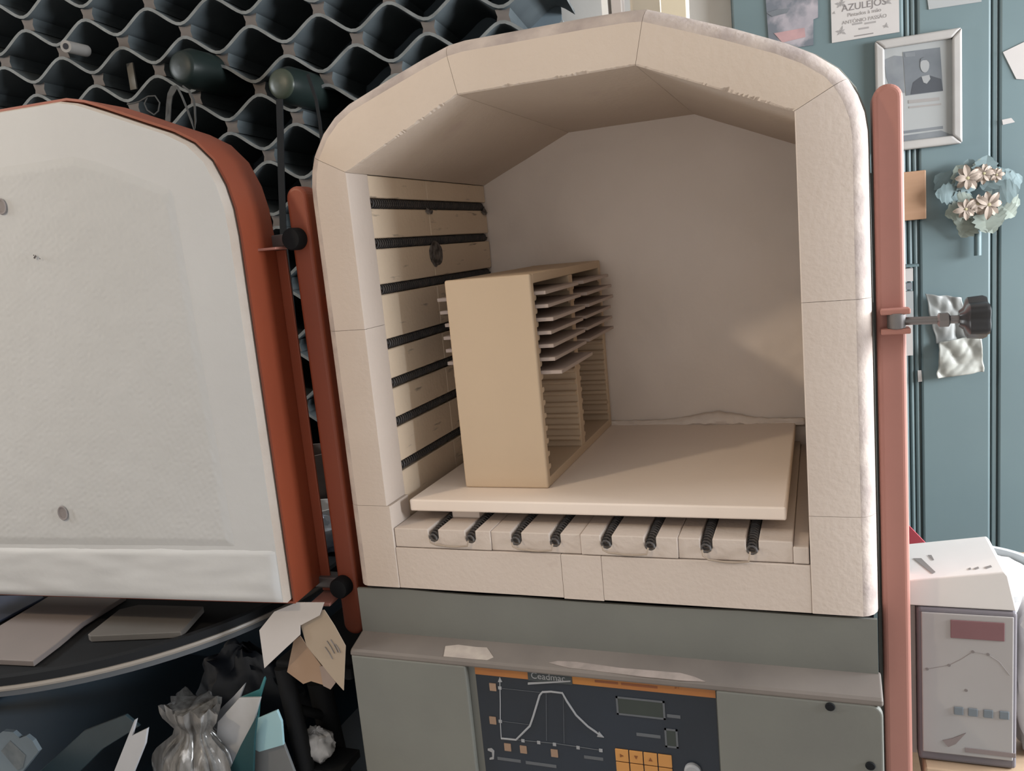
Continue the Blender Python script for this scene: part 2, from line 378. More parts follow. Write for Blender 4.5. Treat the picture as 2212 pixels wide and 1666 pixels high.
# casing, hidden for the most part behind the brick
def casing():
    O = [(XO-0.003, -0.06)] + [(x-0.002, z+0.002) for x, z in OUTL] + [(0.16, 0.5925), (0.345, 0.592)] + [(x+0.002, z+0.002) for x, z in OUTR] + [(XRO+0.003, -0.06)]
    g = G(); g.add([(x, y, z) for y in (0.036, 0.55) for x, z in O], [(i, i+1, len(O)+i+1, len(O)+i) for i in range(len(O)-1)])
    g.add([(x, 0.55, z) for x, z in O], [tuple(range(len(O)))])
    return g.build('casing', CASE, KX, smooth=True, solid=0.0015, merge=1e-5)
casing()
# orange side posts with rounded ends
def post(name, x0, x1, y0, y1, z0, z1, mt):
    r = (x1-x0)/2; cx = (x0+x1)/2
    poly = [(cx+r*math.cos(a), z1-r+r*math.sin(a)) for a in [math.pi*i/12 for i in range(13)]] + \
           [(cx-r*math.cos(a), z0+r-r*math.sin(a)) for a in [math.pi*i/12 for i in range(13)]]
    return G().prism(poly, 'y', y0, y1).build(name, mt, KX, bevel=0.005, seg=4)
pr = post('latch_post', 0.5708, 0.5980, 0.028, 0.072, -0.46, 0.4815, ORANGEB)
for p in pr.data.polygons: p.use_smooth = False
pl = post('hinge_post', -0.1105, -0.0800, 0.032, 0.062, -0.143, 0.4605, ORANGE)
for z in (0.30, 0.02): G().box(-0.082, -0.060, 0.046, 0.056, z, z+0.02).build('post_bracket_fill', ORANGE, KX)
for z in (-0.46,): G().box(0.5672, 0.5712, 0.045, 0.058, z, 0.40).build('post_bracket_fill', CASE, KX)  # added strip closing the gap, standing for the post's shaded side
# latch: clevis on the post, threaded rod and a star knob
lt = G().box(0.5735, 0.6005, 0.012, 0.030, 0.2600, 0.2655).box(0.5735, 0.6005, 0.012, 0.030, 0.2405, 0.2460).build('latch_clevis', ORANGEB, KX, bevel=0.0012)
G().lathe([(0.0075, 0.0), (0.0085, 0.001), (0.0085, 0.0145), (0.0075, 0.0155)], (0.588, 0.0185, 0.2455), 16).build('pivot_pin', STEEL, lt, smooth=True)
G().tube([(0.588, 0.020, 0.2525), (0.65, 0.019, 0.2515)], 0.0040, 10).build('threaded_rod', STEEL, lt, smooth=True)
G().lathe([(0.004, 0.0), (0.0075, 0.002), (0.0075, 0.010), (0.004, 0.012)], (0.624, 0.0193, 0.2518), 6, 'x').build('lock_nut', STEEL, lt)
g = G(); rings = []
for h, rr in ((0.0, 0.007), (0.004, 0.010), (0.006, 0.016), (0.008, 0.0185), (0.021, 0.0195), (0.0245, 0.018), (0.026, 0.013)):
    rings.append([(0.643+h, 0.0190+rr*(1+0.13*math.cos(5*a))*math.cos(a), 0.2520+rr*(1+0.13*math.cos(5*a))*math.sin(a)) for a in [2*math.pi*k/60 for k in range(60)]])
g.loft(rings).build('star_knob', BLACK, lt, smooth=True)

# ------------------------------------------------------------------ kiln door, swung open to the left
TH = 0.0837; DV = Vector((-0.139, -0.047, 0)); DD = Vector((-math.cos(TH), -math.sin(TH), 0)); DN = Vector((-math.sin(TH), math.cos(TH), 0))
def dp(u, z, t): p = DV + DD*u + DN*t; return (p.x, p.y, z)
DW = 0.615; DZ0 = -0.066; DZ1 = 0.590
half = [(0.0, DZ0), (0.0, 0.405), (0.002, 0.437), (0.008, 0.465), (0.021, 0.495), (0.042, 0.5180), (0.070, 0.5340), (0.103, 0.5475), (0.160, 0.5715), (0.190, 0.5835), (0.215, 0.5890)]
outline = half + [(DW-u, z) for u, z in reversed(half)]
def inset(pts, d):
    n = len(pts); out = []
    for i in range(n):
        a = Vector(pts[i-1]); b = Vector(pts[i]); c = Vector(pts[(i+1) % n])
        e1 = (b-a).normalized(); e2 = (c-b).normalized(); nn = (Vector((e1.y, -e1.x))+Vector((e2.y, -e2.x)))
        nn.normalize(); k = d/max(0.3, nn.dot(Vector((e1.y, -e1.x))))
        out.append((b.x+nn.x*k, b.y+nn.y*k))
    return out
# steel pan of the door (the part itself), open to the front with a rolled lip
outer = inset(outline, -0.004); inner = inset(outline, -0.001)
A = inset(outline, 0.004)
if Vector(A[1]).x > 0: outer, inner = inset(outline, -0.004), inset(outline, -0.001)
else: outer, inner = inset(outline, 0.004), inset(outline, 0.001)
rings = [[Vector(dp(u, z, t)) for u, z in pts] for pts, t in ((inner, 0.030), (inner, 0.016), (outer, 0.016), (outer, 0.088), (inset(outline, -0.004 if outer[1][0] > 0 else -0.004), 0.092))]
sgn = 1 if inset(outline, 0.004)[1][0] > 0 else -1      # +1: positive inset shrinks
shr = lambda d: inset(outline, d*sgn)
rings = [[dp(u, z, t) for u, z in pts] for pts, t in ((shr(0.001), 0.030), (shr(-0.002), 0.0155), (shr(-0.005), 0.0155), (shr(-0.005), 0.088), (shr(0.0), 0.0925))]
door = G().loft(rings).build('kiln_door', ORANGE, KX, smooth=True)
# fibre lining: side, border, quilted pad, bottom strip, pin recesses
def lining():
    g = G(); R = [[dp(u, z, t) for u, z in pts] for pts, t in ((shr(0.0015), 0.034), (shr(0.0005), 0.006), (shr(0.003), 0.0008), (shr(0.008), 0.0))]
    n = len(R[0])
    for r0, r1, mi in ((0, 1, 1), (1, 2, 1), (2, 3, 0)):
        g.add(R[r0]+R[r1], [(i, (i+1) % n, n+(i+1) % n, n+i) for i in range(n)], mi)
    g.add(R[3], [tuple(range(n))], 0)
    return g.build('fibre_lining', [WHITEF, FIBED], door, smooth=True, merge=1e-6)
lining()
padh = [(0.060, 0.014), (0.062, 0.20), (0.070, 0.455), (0.074, 0.468), (0.130, 0.4935), (0.175, 0.513), (0.205, 0.522)]
padp = padh + [(DW-u, z) for u, z in reversed(padh)]
def pad_top(u):
    for (a, za), (b, zb) in zip(padh[2:], padh[3:]):
        if u <= b: return za+(zb-za)*(u-a)/(b-a) if u > a else za
    return padh[-1][1]
def padfn(i, j):
    v = j; ul = 0.060+0.010*max(0, v)**1; u = ul+(DW-2*ul)*i
    uu = min(u, DW-u); z = 0.012+(pad_top(max(uu, 0.0701))-0.012)*v
    edge = min(1, min(i, 1-i, v, 1-v)*40)
    q = noise.noise(Vector((u*190+z*90, z*240, 0)))*0.00028+noise.noise(Vector((u*40, z*40, 4)))*0.0004
    rows = 0.00016*math.sin((u+z*0.5)*560)*math.sin((z-u*0.25)*520)
    return dp(u, z, -(0.0022+q+rows)*edge+0.0003*(1-edge))
G().grid(padfn, 300, 260).build('quilted_pad', WHITED, door, smooth=True)
def stripfn(i, j):
    u = 0.004+(DW-0.008)*i; z = DZ0+0.003+(0.0085-DZ0-0.003)*j
    z += (0.0025*noise.noise(Vector((u*20, 1, 1)))+0.001*noise.noise(Vector((u*70, 1, 1)))) * (1 if j > 0.98 else 0)
    edge = min(1, min(i*60, (1-i)*60, j*8, (1-j)*14))
    return dp(u, z, -(0.0040+0.0016*noise.noise(Vector((u*16, z*60, 7))))*max(0, edge)**0.5+0.0006)
G().grid(stripfn, 120, 24).build('bottom_strip', WHITEF, door, smooth=True)
for u, z in ((0.326, 0.472), (0.321, 0.060)):
    g = G(); c = Vector(dp(u, z, 0))
    ax = DD; up = Vector((0, 0, 1)); rings = []
    for r, t in ((0.0105, -0.0036), (0.0095, -0.0046), (0.0078, -0.0042), (0.0072, -0.0030), (0.003, -0.0026)):
        rings.append([c+DN*t+ax*(math.cos(a)*r*0.8)+up*(math.sin(a)*r) for a in [2*math.pi*k/24 for k in range(24)]])
    g.loft(rings).build('pin_recess', [HOLE], door, smooth=True)
g = G()
for k in range(7):
    c = Vector(dp(0.285+random.uniform(-0.006, 0.006), 0.405+random.uniform(-0.004, 0.004), -0.0046)); r = random.uniform(0.0008, 0.002)
    g.add([c+DD*r, c+Vector((0, 0, r)), c-DD*r, c-Vector((0, 0, r*0.7)), c-DN*r], [(0, 1, 4), (1, 2, 4), (2, 3, 4), (3, 0, 4), (0, 1, 2, 3)])
g.build('soot_specks', CHAR, door)
# hinge flange along the band, hinge plate and pivot blocks
g = G()
def dbox(u0, u1, t0, t1, z0, z1): 
    return [dp(u, z, t) for z in (z0, z1) for t in (t0, t1) for u in (u0, u1)], [(0, 2, 3, 1), (4, 5, 7, 6), (0, 1, 5, 4), (2, 6, 7, 3), (0, 4, 6, 2), (1, 3, 7, 5)]
G().add(*dbox(-0.0195, -0.005, 0.086, 0.0895, -0.084, 0.384)).build('hinge_flange', ORANGE, door, bevel=0.001)
G().add(*dbox(-0.030, -0.004, 0.045, 0.097, 0.3845, 0.3875)).build('hinge_plate', ORANGEB, door, bevel=0.0008)
G().add(*dbox(-0.034, -0.004, 0.050, 0.095, -0.0905, -0.0865)).build('hinge_plate', ORANGEB, door, bevel=0.0008)
for z in (0.3955, -0.0700):
    G().box(-0.150, -0.112, 0.034, 0.056, z-0.008, z+0.008).build('hinge_block', STEEL, door, bevel=0.002)
    G().lathe([(0.0, -0.0155), (0.0125, -0.0145), (0.0140, -0.012), (0.0140, 0.012), (0.0125, 0.0145), (0.0, 0.0155)], (-0.1000, 0.030, z), 24, 'y').build('pivot_cap', BLACKM, door, smooth=True)

# ------------------------------------------------------------------ grey control base
tops = [(775, 1271), (830, 1272), (880, 1274), (960, 1282), (1040, 1288), (1120, 1291), (1200, 1297), (1300, 1304), (1420, 1312), (1520, 1317), (1600, 1320), (1750, 1331), (1893, 1339)]
poly = [(PY(x, y, 0.004).x, PY(x, y, 0.004).z) for x, y in tops]
poly[0] = (-0.062, poly[0][1]); poly[-1] = (0.564, poly[-1][1])
poly += [(0.564, -0.121), (-0.062, -0.121)]
G().prism(poly, 'y', 0.004, 0.008).build('front_skirt', GREY, KX)
G().box(-0.060, 0.562, 0.03, 0.55, -0.12, -0.0565).build('base_shade_block', DARK, KX)  # solid near-black block; paints the shade of the slot above the skirt
prof = [(0.008, -0.1190), (-0.0265, -0.1300), (-0.0292, -0.1325), (-0.0300, -0.1360), (-0.0300, -0.1385), (0.008, -0.1385)]
G().prism(prof, 'x', -0.0635, 0.5665).build('ledge', GREYD, KX, bevel=0.003, seg=3)
G().box(-0.0615, 0.5645, -0.0215, 0.55, -0.46, -0.1390).build('base_cabinet', GREY, KX)
def front_plate(x0, x1, z0, z1, r0, r1):
    p = [(x0, z0), (x1, z0)]
    p += [(x1-r1+r1*math.cos(a), z1-r1+r1*math.sin(a)) for a in [math.pi/2*i/6 for i in range(7)]] if r1 else [(x1, z1)]
    p += [(x0+r0-r0*math.sin(a), z1-r0+r0*math.cos(a)) for a in [math.pi/2*i/6 for i in range(7)]] if r0 else [(x0, z1)]
    return G().prism(p, 'y', -0.030, -0.0216).build('front_plate', GREY, KX, bevel=0.0025, seg=3)
front_plate(-0.0625, 0.0985, -0.3045, -0.1375, 0, 0)
front_plate(-0.0625, 0.5655, -0.46, -0.3060, 0, 0)
front_plate(0.3985, 0.5660, -0.3045, -0.1375, 0, 0.012)
for x, y in ((1793, 1527), (1880, 1655)):
    c = PY(x, y, -0.0305); G().lathe([(0.0045, 0.0005), (0.0050, -0.0008), (0.0042, -0.002), (0.0012, -0.0022)], (c.x, -0.0300, c.z), 16, 'y').build('screw', BLACKM, KX, smooth=True)
TAPE = mat('scuffed cream tape', (0.42, 0.37, 0.33), 0.9, (0.30, 0.26, 0.24), 40)
TAPE2 = mat('worn pinkish paint', (0.30, 0.255, 0.235), 0.9, (0.22, 0.19, 0.175), 60)
def ledge_patch(name, pts, mt):
    vs = []
    nrm = Vector((0, -0.0110, 0.0345)).normalized(); p0 = Vector((0, 0.008, -0.1190))+nrm*0.0005
    for x, y in pts:
        d = ray(x, y); p = CAM+d*((p0-CAM).dot(nrm)/d.dot(nrm)); vs.append((p.x, p.y, p.z))
    n = len(vs); g = G(); g.add(vs+[(a, b+0.0002, c-0.0007) for a, b, c in vs], [tuple(range(n)), tuple(range(n, 2*n))]+[(i, (i+1) % n, n+(i+1) % n, n+i) for i in range(n)])
    return g.build(name, mt, KX)
ledge_patch('tape_scrap', [(962, 1396), (990, 1393), (1030, 1398), (1052, 1399), (1066, 1420), (1052, 1426), (1022, 1424), (990, 1421), (958, 1418)], TAPE)
ledge_patch('worn_paint', [(1184, 1432), (1205, 1428), (1245, 1430), (1290, 1436), (1340, 1443), (1400, 1448), (1470, 1454), (1500, 1462), (1525, 1473), (1470, 1470), (1380, 1461), (1300, 1451), (1230, 1443)], TAPE2)
# control fascia
FY = -0.0222
fas = G().box(0.1075, 0.3965, FY, -0.0214, -0.3040, -0.1395).build('control_fascia', NAVY, KX)
def fp(x, y): return PY(x, y, FY)
def fdecal(name, pts, mt, th=0.0006): return decal(name, pts, FY, th, mt, fas)
def frect(name, x, y, w, h, mt, th=0.0006):
    c = fp(x, y); return G().box(c.x-w/2, c.x+w/2, FY-th, FY, c.z-h/2, c.z+h/2).build(name, mt, fas)
G().box(0.1075, 0.3965, FY-0.0006, FY, -0.1510, -0.1405).build('orange_strip', FORANGE, fas)
c = fp(1188, 1463); G().box(c.x-0.0275, c.x+0.0275, FY-0.0014, FY-0.0007, c.z-0.0065, -0.1400).build('logo_badge', mat('badge grey', (0.045, 0.055, 0.06), 0.4), fas)
text('logo_lettering', 'Ceadmac', (c.x-0.002, FY-0.0015, c.z+0.0005), 0.0115, FWHITE, fas)
fdecal('logo_underline', [(1141, 1474), (1233, 1469), (1233, 1472), (1141, 1478)], FWHITE, 0.0016)
mat('strip print', (0.24, 0.085, 0.035), 0.6)
for x0, x1, y in ((1285, 1335, 1471), (1342, 1420, 1477)):
    a = fp(x0, y); b = fp(x1, y); G().box(a.x, b.x, FY-0.0008, FY, a.z-0.0015, a.z+0.0015).build('faded_line', bpy.data.materials['strip print'], fas)
text('strip_lettering', 'ST', (fp(1463, 1484).x, FY-0.0007, fp(1463, 1484).z), 0.0060, bpy.data.materials['strip print'], fas)
def fline(name, pts, r, mt):
    return G().tube([tuple(fp(x, y)-Vector((0, 0.0004, 0))) for x, y in pts], r, 6).build(name, mt, fas, smooth=True)
fline('graph_axis', [(1080, 1470), (1081, 1520), (1081, 1560), (1083, 1595)], 0.0006, FWHITE)
fline('firing_curve', [(1083, 1595), (1115, 1598), (1130, 1583), (1145, 1568), (1152, 1548), (1166, 1502), (1172, 1495), (1190, 1494), (1215, 1497), (1225, 1515), (1245, 1545), (1270, 1569), (1300, 1590)], 0.0013, FWHITE)
fdecal('curve_arrow', [(1294, 1580), (1305, 1593), (1290, 1591)], FWHITE, 0.001)
fdecal('axis_arrow', [(1080, 1462), (1085, 1473), (1076, 1473)], FWHITE, 0.001)
fline('time_axis', [(1115, 1598), (1200, 1606), (1300, 1621)], 0.0005, FDIM)
fline('guide_line', [(1085, 1487), (1170, 1496)], 0.0003, FDIM); fline('guide_line', [(1085, 1558), (1148, 1566)], 0.0003, FDIM)
fline('guide_line', [(1180, 1497), (1181, 1600)], 0.0003, FDIM); fline('guide_line', [(1217, 1500), (1219, 1606)], 0.0003, FDIM)
for x, y in ((1080, 1486), (1081, 1558), (1130, 1600), (1164, 1604), (1198, 1608), (1249, 1615), (1298, 1621)):
    frect('axis_mark', x, y, 0.0040, 0.0040, FWHITE, 0.0009)
for x, y in ((1065, 1484), (1065, 1556), (1097, 1614), (1131, 1619), (1198, 1627)):
    frect('indicator_square', x, y, 0.0085, 0.0098, FTAN, 0.0012)
def ring(name, px0, py0, px1, py1, w, mt):
    a = fp(px0, py0); b = fp(px1, py1)
    G().box(a.x, b.x, FY-0.0008, FY, a.z-w, a.z).box(a.x, b.x, FY-0.0008, FY, b.z, b.z+w).box(a.x, a.x+w, FY-0.0008, FY, b.z, a.z).box(b.x-w, b.x, FY-0.0008, FY, b.z, a.z).build(name, mt, fas)
    return a, b
for q in (((1330, 1504), (1438, 1555)), ((1435, 1573), (1466, 1617))):
    a, b = ring('display_bezel', *q[0], *q[1], 0.0022, FDIM)
    G().box(a.x+0.0022, b.x-0.0022, FY-0.0005, FY, b.z+0.0022, a.z-0.0022).build('display_window', LCD, fas)
for x0, x1, y in ((1075, 1125, 1638), (1136, 1202, 1647), (1262, 1303, 1635), (1375, 1427, 1586), (1441, 1470, 1546)):
    a = fp(x0, y); b = fp(x1, y+ (x1-x0)*0.12); G().box(a.x, b.x, FY-0.0005, FY, a.z-0.002, a.z+0.002).build('caption_print', FDIM, fas)
fdecal('corner_mark', [(1054, 1617), (1062, 1616), (1068, 1622), (1067, 1640), (1058, 1641), (1058, 1637), (1064, 1635), (1063, 1625), (1054, 1621)], FWHITE, 0.0007)
KEY = mat('amber key', (0.50, 0.24, 0.07), 0.5, None, 10); KEYI = mat('key symbol', (0.20, 0.07, 0.02), 0.6)
k0 = fp(1344, 1631)
for r in range(3):
    for k in range(4):
        cx = k0.x+k*0.0168; cz = k0.z-r*0.0168
        kk = G().box(cx-0.0078, cx+0.0078, FY-0.0018, FY, cz-0.0078, cz+0.0078).build('key', KEY, fas, bevel=0.0006)
        s = 0.0022
        if r == 0 and k < 3:
            tri = [[(-s, s), (-s, -s), (s, 0)], [(-s, s), (s, s), (0, -s)], [(-s, -s), (s, -s), (0, s)]][k]
            G().prism([(cx+a, cz+b) for a, b in tri], 'y', FY-0.0022, FY-0.0017).build('key_symbol', KEYI, kk)
c = fp(1497, 1664)
G().lathe([(0.0095, 0), (0.0095, -0.004), (0.0075, -0.006), (0.0, -0.0065)], (c.x, FY, c.z), 24, 'y').build('rotary_switch', FWHITE, fas, smooth=True)
for x0, y0 in ((0.0, 0.04), (0.48, 0.04), (0.0, 0.48), (0.48, 0.48)):
    G().box(x0-0.04, x0+0.0, y0, y0+0.04, FLOOR, -0.461).build('stand_leg', CASE, KX)

# ------------------------------------------------------------------ shelf, prop, tile setter, tiles
SZ = 0.0554; ST = 0.0153
tag(G().box(0.0185, 0.4765, 0.0247, 0.434, SZ-ST, SZ).build('kiln_shelf', BATT, bevel=0.0022, seg=3), 'thick cream kiln shelf lying above the floor elements', 'shelf')
for k, (x0, x1, y0, y1) in enumerate(((0.066, 0.104, 0.047, 0.085), (0.12, 0.158, 0.36, 0.398), (0.342, 0.380, 0.36, 0.398))):
    tag(G().box(x0, x1, y0, y1, HZ+0.0001, SZ-ST-0.0001).build('kiln_prop', BATT, bevel=0.001),
        ('small square cream prop under the front left of the kiln shelf', 'small square cream prop under the rear left of the kiln shelf', 'small square cream prop under the rear right of the kiln shelf')[k], 'kiln prop', 'props under the shelf')
bx0, bx1, by0, by1, bz1 = 0.0746, 0.1892, 0.0783, 0.4285, 0.3262
st = empty('tile_setter', ((bx0+bx1)/2, (by0+by1)/2, SZ), 'cream ceramic tile setter with two ribbed columns standing on the shelf', 'tile rack')
pt = 0.012; mid0 = (by0+by1)/2-0.009; mid1 = mid0+0.018; z0 = SZ+0.0002
G().box(bx0, bx1, by0, by0+pt, z0, bz1).build('front_plate', SETTER, st, bevel=0.0025, seg=3)
G().box(bx0, bx1, by1-pt, by1, z0, bz1).build('back_plate', SETTER, st, bevel=0.002)
G().box(bx0, bx1, mid0, mid1, z0+pt, bz1-pt).build('middle_plate', SETTER, st, bevel=0.001)
G().box(bx0+0.0005, bx1-0.0005, by0+pt, by1-pt, bz1-pt, bz1-0.0005).build('top_plate', SETTER, st, bevel=0.001)
G().box(bx0+0.0005, bx1-0.0005, by0+pt, by1-pt, z0, z0+pt).build('base_plate', SETTER, st, bevel=0.001)
rz = [bz1-0.0270-0.01655*i for i in range(14)]
ribm = G().prism([(0, -0.0066), (0.0055, -0.0066), (0.0078, -0.0052), (0.0086, -0.0033), (0.0078, -0.0012), (0.0060, 0), (0, 0)], 'x', bx0+0.001, bx1-0.001).mesh('rib', SETTER, smooth=True)
ribb = G().prism([(0.0086, -0.0066), (0.0031, -0.0066), (0.0008, -0.0052), (0.0, -0.0033), (0.0008, -0.0012), (0.0026, 0), (0.0086, 0)], 'x', bx0+0.001, bx1-0.001).mesh('rib', SETTER, smooth=True)
for z in rz:
    for y, rm in ((by0+pt, ribm), (mid0-0.0086, ribb), (mid1, ribm), (by1-pt-0.0086, ribb)):
        o = bpy.data.objects.new('rib', rm); COL.objects.link(o); setparent(o, st); o.location = (0, y, z)
ordn = ['topmost', 'second from the top', 'third from the top', 'fourth from the top', 'fifth from the top', 'sixth from the top', 'seventh from the top']
out = [0.014, 0.016, 0.021, 0.017, 0.0185, 0.019, 0.0265]
outb = [0.0155, 0.0195, 0.021, 0.016, 0.017, 0.018]
for col, (ya, yb, n, oo, nm) in enumerate(((by0+pt+0.001, mid0-0.001, 7, out, 'front'), (mid1+0.001, by1-pt-0.001, 6, outb, 'rear'))):
    for i in range(n):
        xr = bx1+oo[i]; xl = xr-0.147; z = rz[i]+0.0002
        t = G().prism([(xl, ya), (xr, ya), (xr, yb), (xl, yb)], 'z', z, z+0.0046).build('ceramic_tile', TILE, bevel=0.0008)
        tag(t, f'pale biscuit tile in the {nm} column of the setter, {ordn[i]}', 'tile', 'tiles in the setter')

# ------------------------------------------------------------------ items on top of the kiln
ZC = 0.5945
c = PY(1440, 5, 0.30); a = PY(1426, 5, 0.30); b = PY(1481, 10, 0.30)
tag(G().prism([(a.x, ZC), (b.x, ZC), (b.x+0.002, 0.76), (a.x+0.002, 0.76)], 'y', 0.30, 0.33).build('cream_board', CREAM, bevel=0.001), 'cream board standing on top of the kiln arch', 'board')
a = PY(1299, 8, 0.30); b = PY(1341, 8, 0.30)
x = a.x
tag(G().box(x, x+0.0085, 0.30, 0.325, ZC, 0.77).build('white_slat', mat('bright white board', (0.80, 0.79, 0.77), 0.7)), 'narrow bright white slat standing on top of the kiln', 'slat')  # narrow upright slat
tag(G().box(b.x-0.013, b.x, 0.30, 0.325, ZC, 0.77).build('grey_slat', mat('pale grey slat', (0.50, 0.45, 0.43), 0.8)), 'pale grey slat standing between the white slat and cream board', 'slat')
tag(G().box(b.x+0.001, PY(1425, 5, 0.36).x, 0.36, 0.39, ZC, 0.78).build('beige_carton', mat('beige carton', (0.50, 0.43, 0.34), 0.85)), 'beige carton standing behind the slats on the kiln', 'box')

# ------------------------------------------------------------------ corrugated bottle rack on the left
P = 0.155; ROW = 0.0693; AMP = 0.0197; TK = 0.0032; SA = -1.02; SB = 0.533; RA = math.radians(7.55); RD = 0.205
RP = Vector((-0.461, 0.695, 0))                        # the rack stands a little askew to the back wall
rk = empty('bottle_rack', (-0.65, 0.78, FLOOR), 'tall bottle rack of stacked dark corrugated cement sheets along the back wall', 'rack')
def rpt(sv, t, z): return RP + Vector((math.cos(RA)*sv-math.sin(RA)*t, math.sin(RA)*sv+math.cos(RA)*t, z))
ZA = 0.9333-AMP                                         # mid height of the reference sheet
def sheet(phase):
    g = G(); n = 150; N = n+1; up = []; dn = []
    for i in range(N):
        x = SA+(SB-SA)*i/n; a = 2*math.pi*(x-phase)/P
        w = 1.03*math.cos(a)+0.03*math.cos(3*a); z = AMP*w
        sl = -AMP*2*math.pi/P*math.sin(a); k = math.sqrt(1+sl*sl); up.append((x, z+TK*k)); dn.append((x, z-TK*k))
    g.add([(x, 0, z) for x, z in up]+[(x, 0, z) for x, z in dn]+[(x, RD, z) for x, z in up]+[(x, RD, z) for x, z in dn],
          [(i, i+1, N+i+1, N+i) for i in range(n)], 1)
    def q(fs, mi): g.f += fs; g.mi += [mi]*len(fs)
    q([(2*N+i, 3*N+i, 3*N+i+1, 2*N+i+1) for i in range(n)]+[(i, 2*N+i, 2*N+i+1, i+1) for i in range(n)]+[(N+i, N+i+1, 3*N+i+1, 3*N+i) for i in range(n)], 0)
    q([(0, N, 3*N, 2*N), (n, 2*N+n, 3*N+n, N+n)], 1)
    return g.mesh('corrugated_sheet', [CEMENT, CEMENTE], smooth=True)
phA = -0.673; phB = phA+P*0.52
sm = [sheet(phA), sheet(phB)]
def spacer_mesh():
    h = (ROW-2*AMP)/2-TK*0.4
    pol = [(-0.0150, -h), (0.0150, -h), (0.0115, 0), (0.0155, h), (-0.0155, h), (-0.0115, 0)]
    g = G().prism(pol, 'y', 0.0, RD-0.02, 1); g.mi[0] = 0          # dust brown front end; dark sides carry shade painted into the colour
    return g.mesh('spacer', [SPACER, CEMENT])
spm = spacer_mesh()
NR = 15
for r in range(-4, NR):
    zc = ZA-ROW*r; o = bpy.data.objects.new('corrugated_sheet', sm[r % 2]); COL.objects.link(o); setparent(o, rk)
    o.location = (RP.x, RP.y, zc); o.rotation_euler = (0, 0, RA)
    ph = phA if r % 2 == 0 else phB; pn = phB if r % 2 == 0 else phA
    for j in range(-9, 10):                             # spacers between this sheet's troughs and the next sheet's crests
        xt = ph+P*(j+0.5); xc = pn+P*round((xt-pn)/P); x = (xt+xc)/2
        if x < SA+0.02 or x > SB-0.02 or r == NR-1: continue
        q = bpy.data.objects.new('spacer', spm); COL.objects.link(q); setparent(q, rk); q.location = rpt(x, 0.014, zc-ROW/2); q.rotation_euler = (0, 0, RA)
def rbox(name, s0, s1, t0, t1, z0, z1, mt):
    return G().add([rpt(sv, t, z) for z in (z0, z1) for t in (t0, t1) for sv in (s0, s1)], [(0, 2, 3, 1), (4, 5, 7, 6), (0, 1, 5, 4), (2, 6, 7, 3), (0, 4, 6, 2), (1, 3, 7, 5)]).build(name, mt, rk)
rbox('shade_backing', SA, SB-0.03, RD+0.001, RD+0.008, FLOOR+0.002, 1.24, mat('dark shade backing', (0.13, 0.165, 0.19), 0.9))  # added dark board; keeps the white wall from glowing through the cells
rbox('plinth', SA, SB-0.05, 0.02, RD, FLOOR, ZA-ROW*(NR-1)-AMP-0.005, mat('dark plinth', (0.03, 0.03, 0.03), 0.9))

# bottles lying in the rack, base towards the room
def bottle(px, py, Y, r, mats, label):
    c = PY(px, py, Y)
    prof = [(0.0, 0.0), (r*0.35, 0.0006), (r*0.62, 0.0022), (r*0.76, 0.0050), (r*0.80, 0.0085), (r, 0.030), (r, 0.175), (r*0.92, 0.20), (r*0.5, 0.235), (r*0.40, 0.25), (r*0.38, 0.29), (r*0.42, 0.292), (r*0.42, 0.30), (0.0, 0.30)]
    b = empty('wine_bottle', (c.x, Y+0.15, c.z-r), label, 'bottle', 'bottles in the rack')
    G().lathe(prof[4:], (c.x, Y, c.z), 40, 'y').build('glass_body', mats[0], b, smooth=True)
    G().lathe(prof[:5], (c.x, Y, c.z), 40, 'y').build('glass_base', mats[1], b, smooth=True)
    return c
bottle(388, 143, 0.585, 0.0400, (GLASS, GLASS), 'black glass bottle lying in the rack, above the grey strap')
c2 = bottle(603, 180, 0.600, 0.0370, (GLASS, GLASS2), 'dark green glass bottle lying in the rack, nearest the kiln arch')
# a rolled tube, strap, wire loop and cables hanging at the rack
a = PY(142, 100, 0.57); b = PY(186, 110, 0.64)
g = G(); ax = (b-a).normalized()
g.tube([a, b], 0.0125, 20)
tb = empty('cardboard_tube', tuple(a-Vector((0, 0, 0.0125))), 'small grey cardboard tube poking out of the rack', 'tube')
g.build('tube_wall', mat('grey card tube', (0.20, 0.19, 0.18), 0.85), tb, smooth=True)
G().tube([a-ax*0.0006, a+ax*0.001], 0.0065, 16).build('bore_shade_disc', DARK, tb, smooth=True)  # dark disc on the closed tube end, painting the shade of its bore
def strap(name, pts, Y, w, mt, label, cat):
    P3 = [PY(x, y, yy) for x, y, yy in pts]; g = G(); rings = []
    for i, p in enumerate(P3):
        t = (P3[min(i+1, len(P3)-1)]-P3[max(0, i-1)]).normalized(); s = t.cross(Vector((0, 1, 0))).normalized()
        ww = w[i] if isinstance(w, list) else w
        rings.append([p+s*ww, p+s*ww+Vector((0, 0.002, 0)), p-s*ww+Vector((0, 0.002, 0)), p-s*ww])
    return tag(g.loft(rings).build(name, mt, smooth=True), label, cat)
STRAP = mat('grey plastic strap', (0.06, 0.06, 0.059), 0.7, (0.04, 0.04, 0.04), 20, spec=0.15)
strap('plastic_strap', [(362, 262, 0.52), (364, 225, 0.52), (367, 205, 0.52), (374, 192, 0.52), (382, 187, 0.52)], 0.52, [0.006, 0.006, 0.0065, 0.0075, 0.003], STRAP, 'grey plastic strap hanging below the black bottle, broad left strand', 'strap')
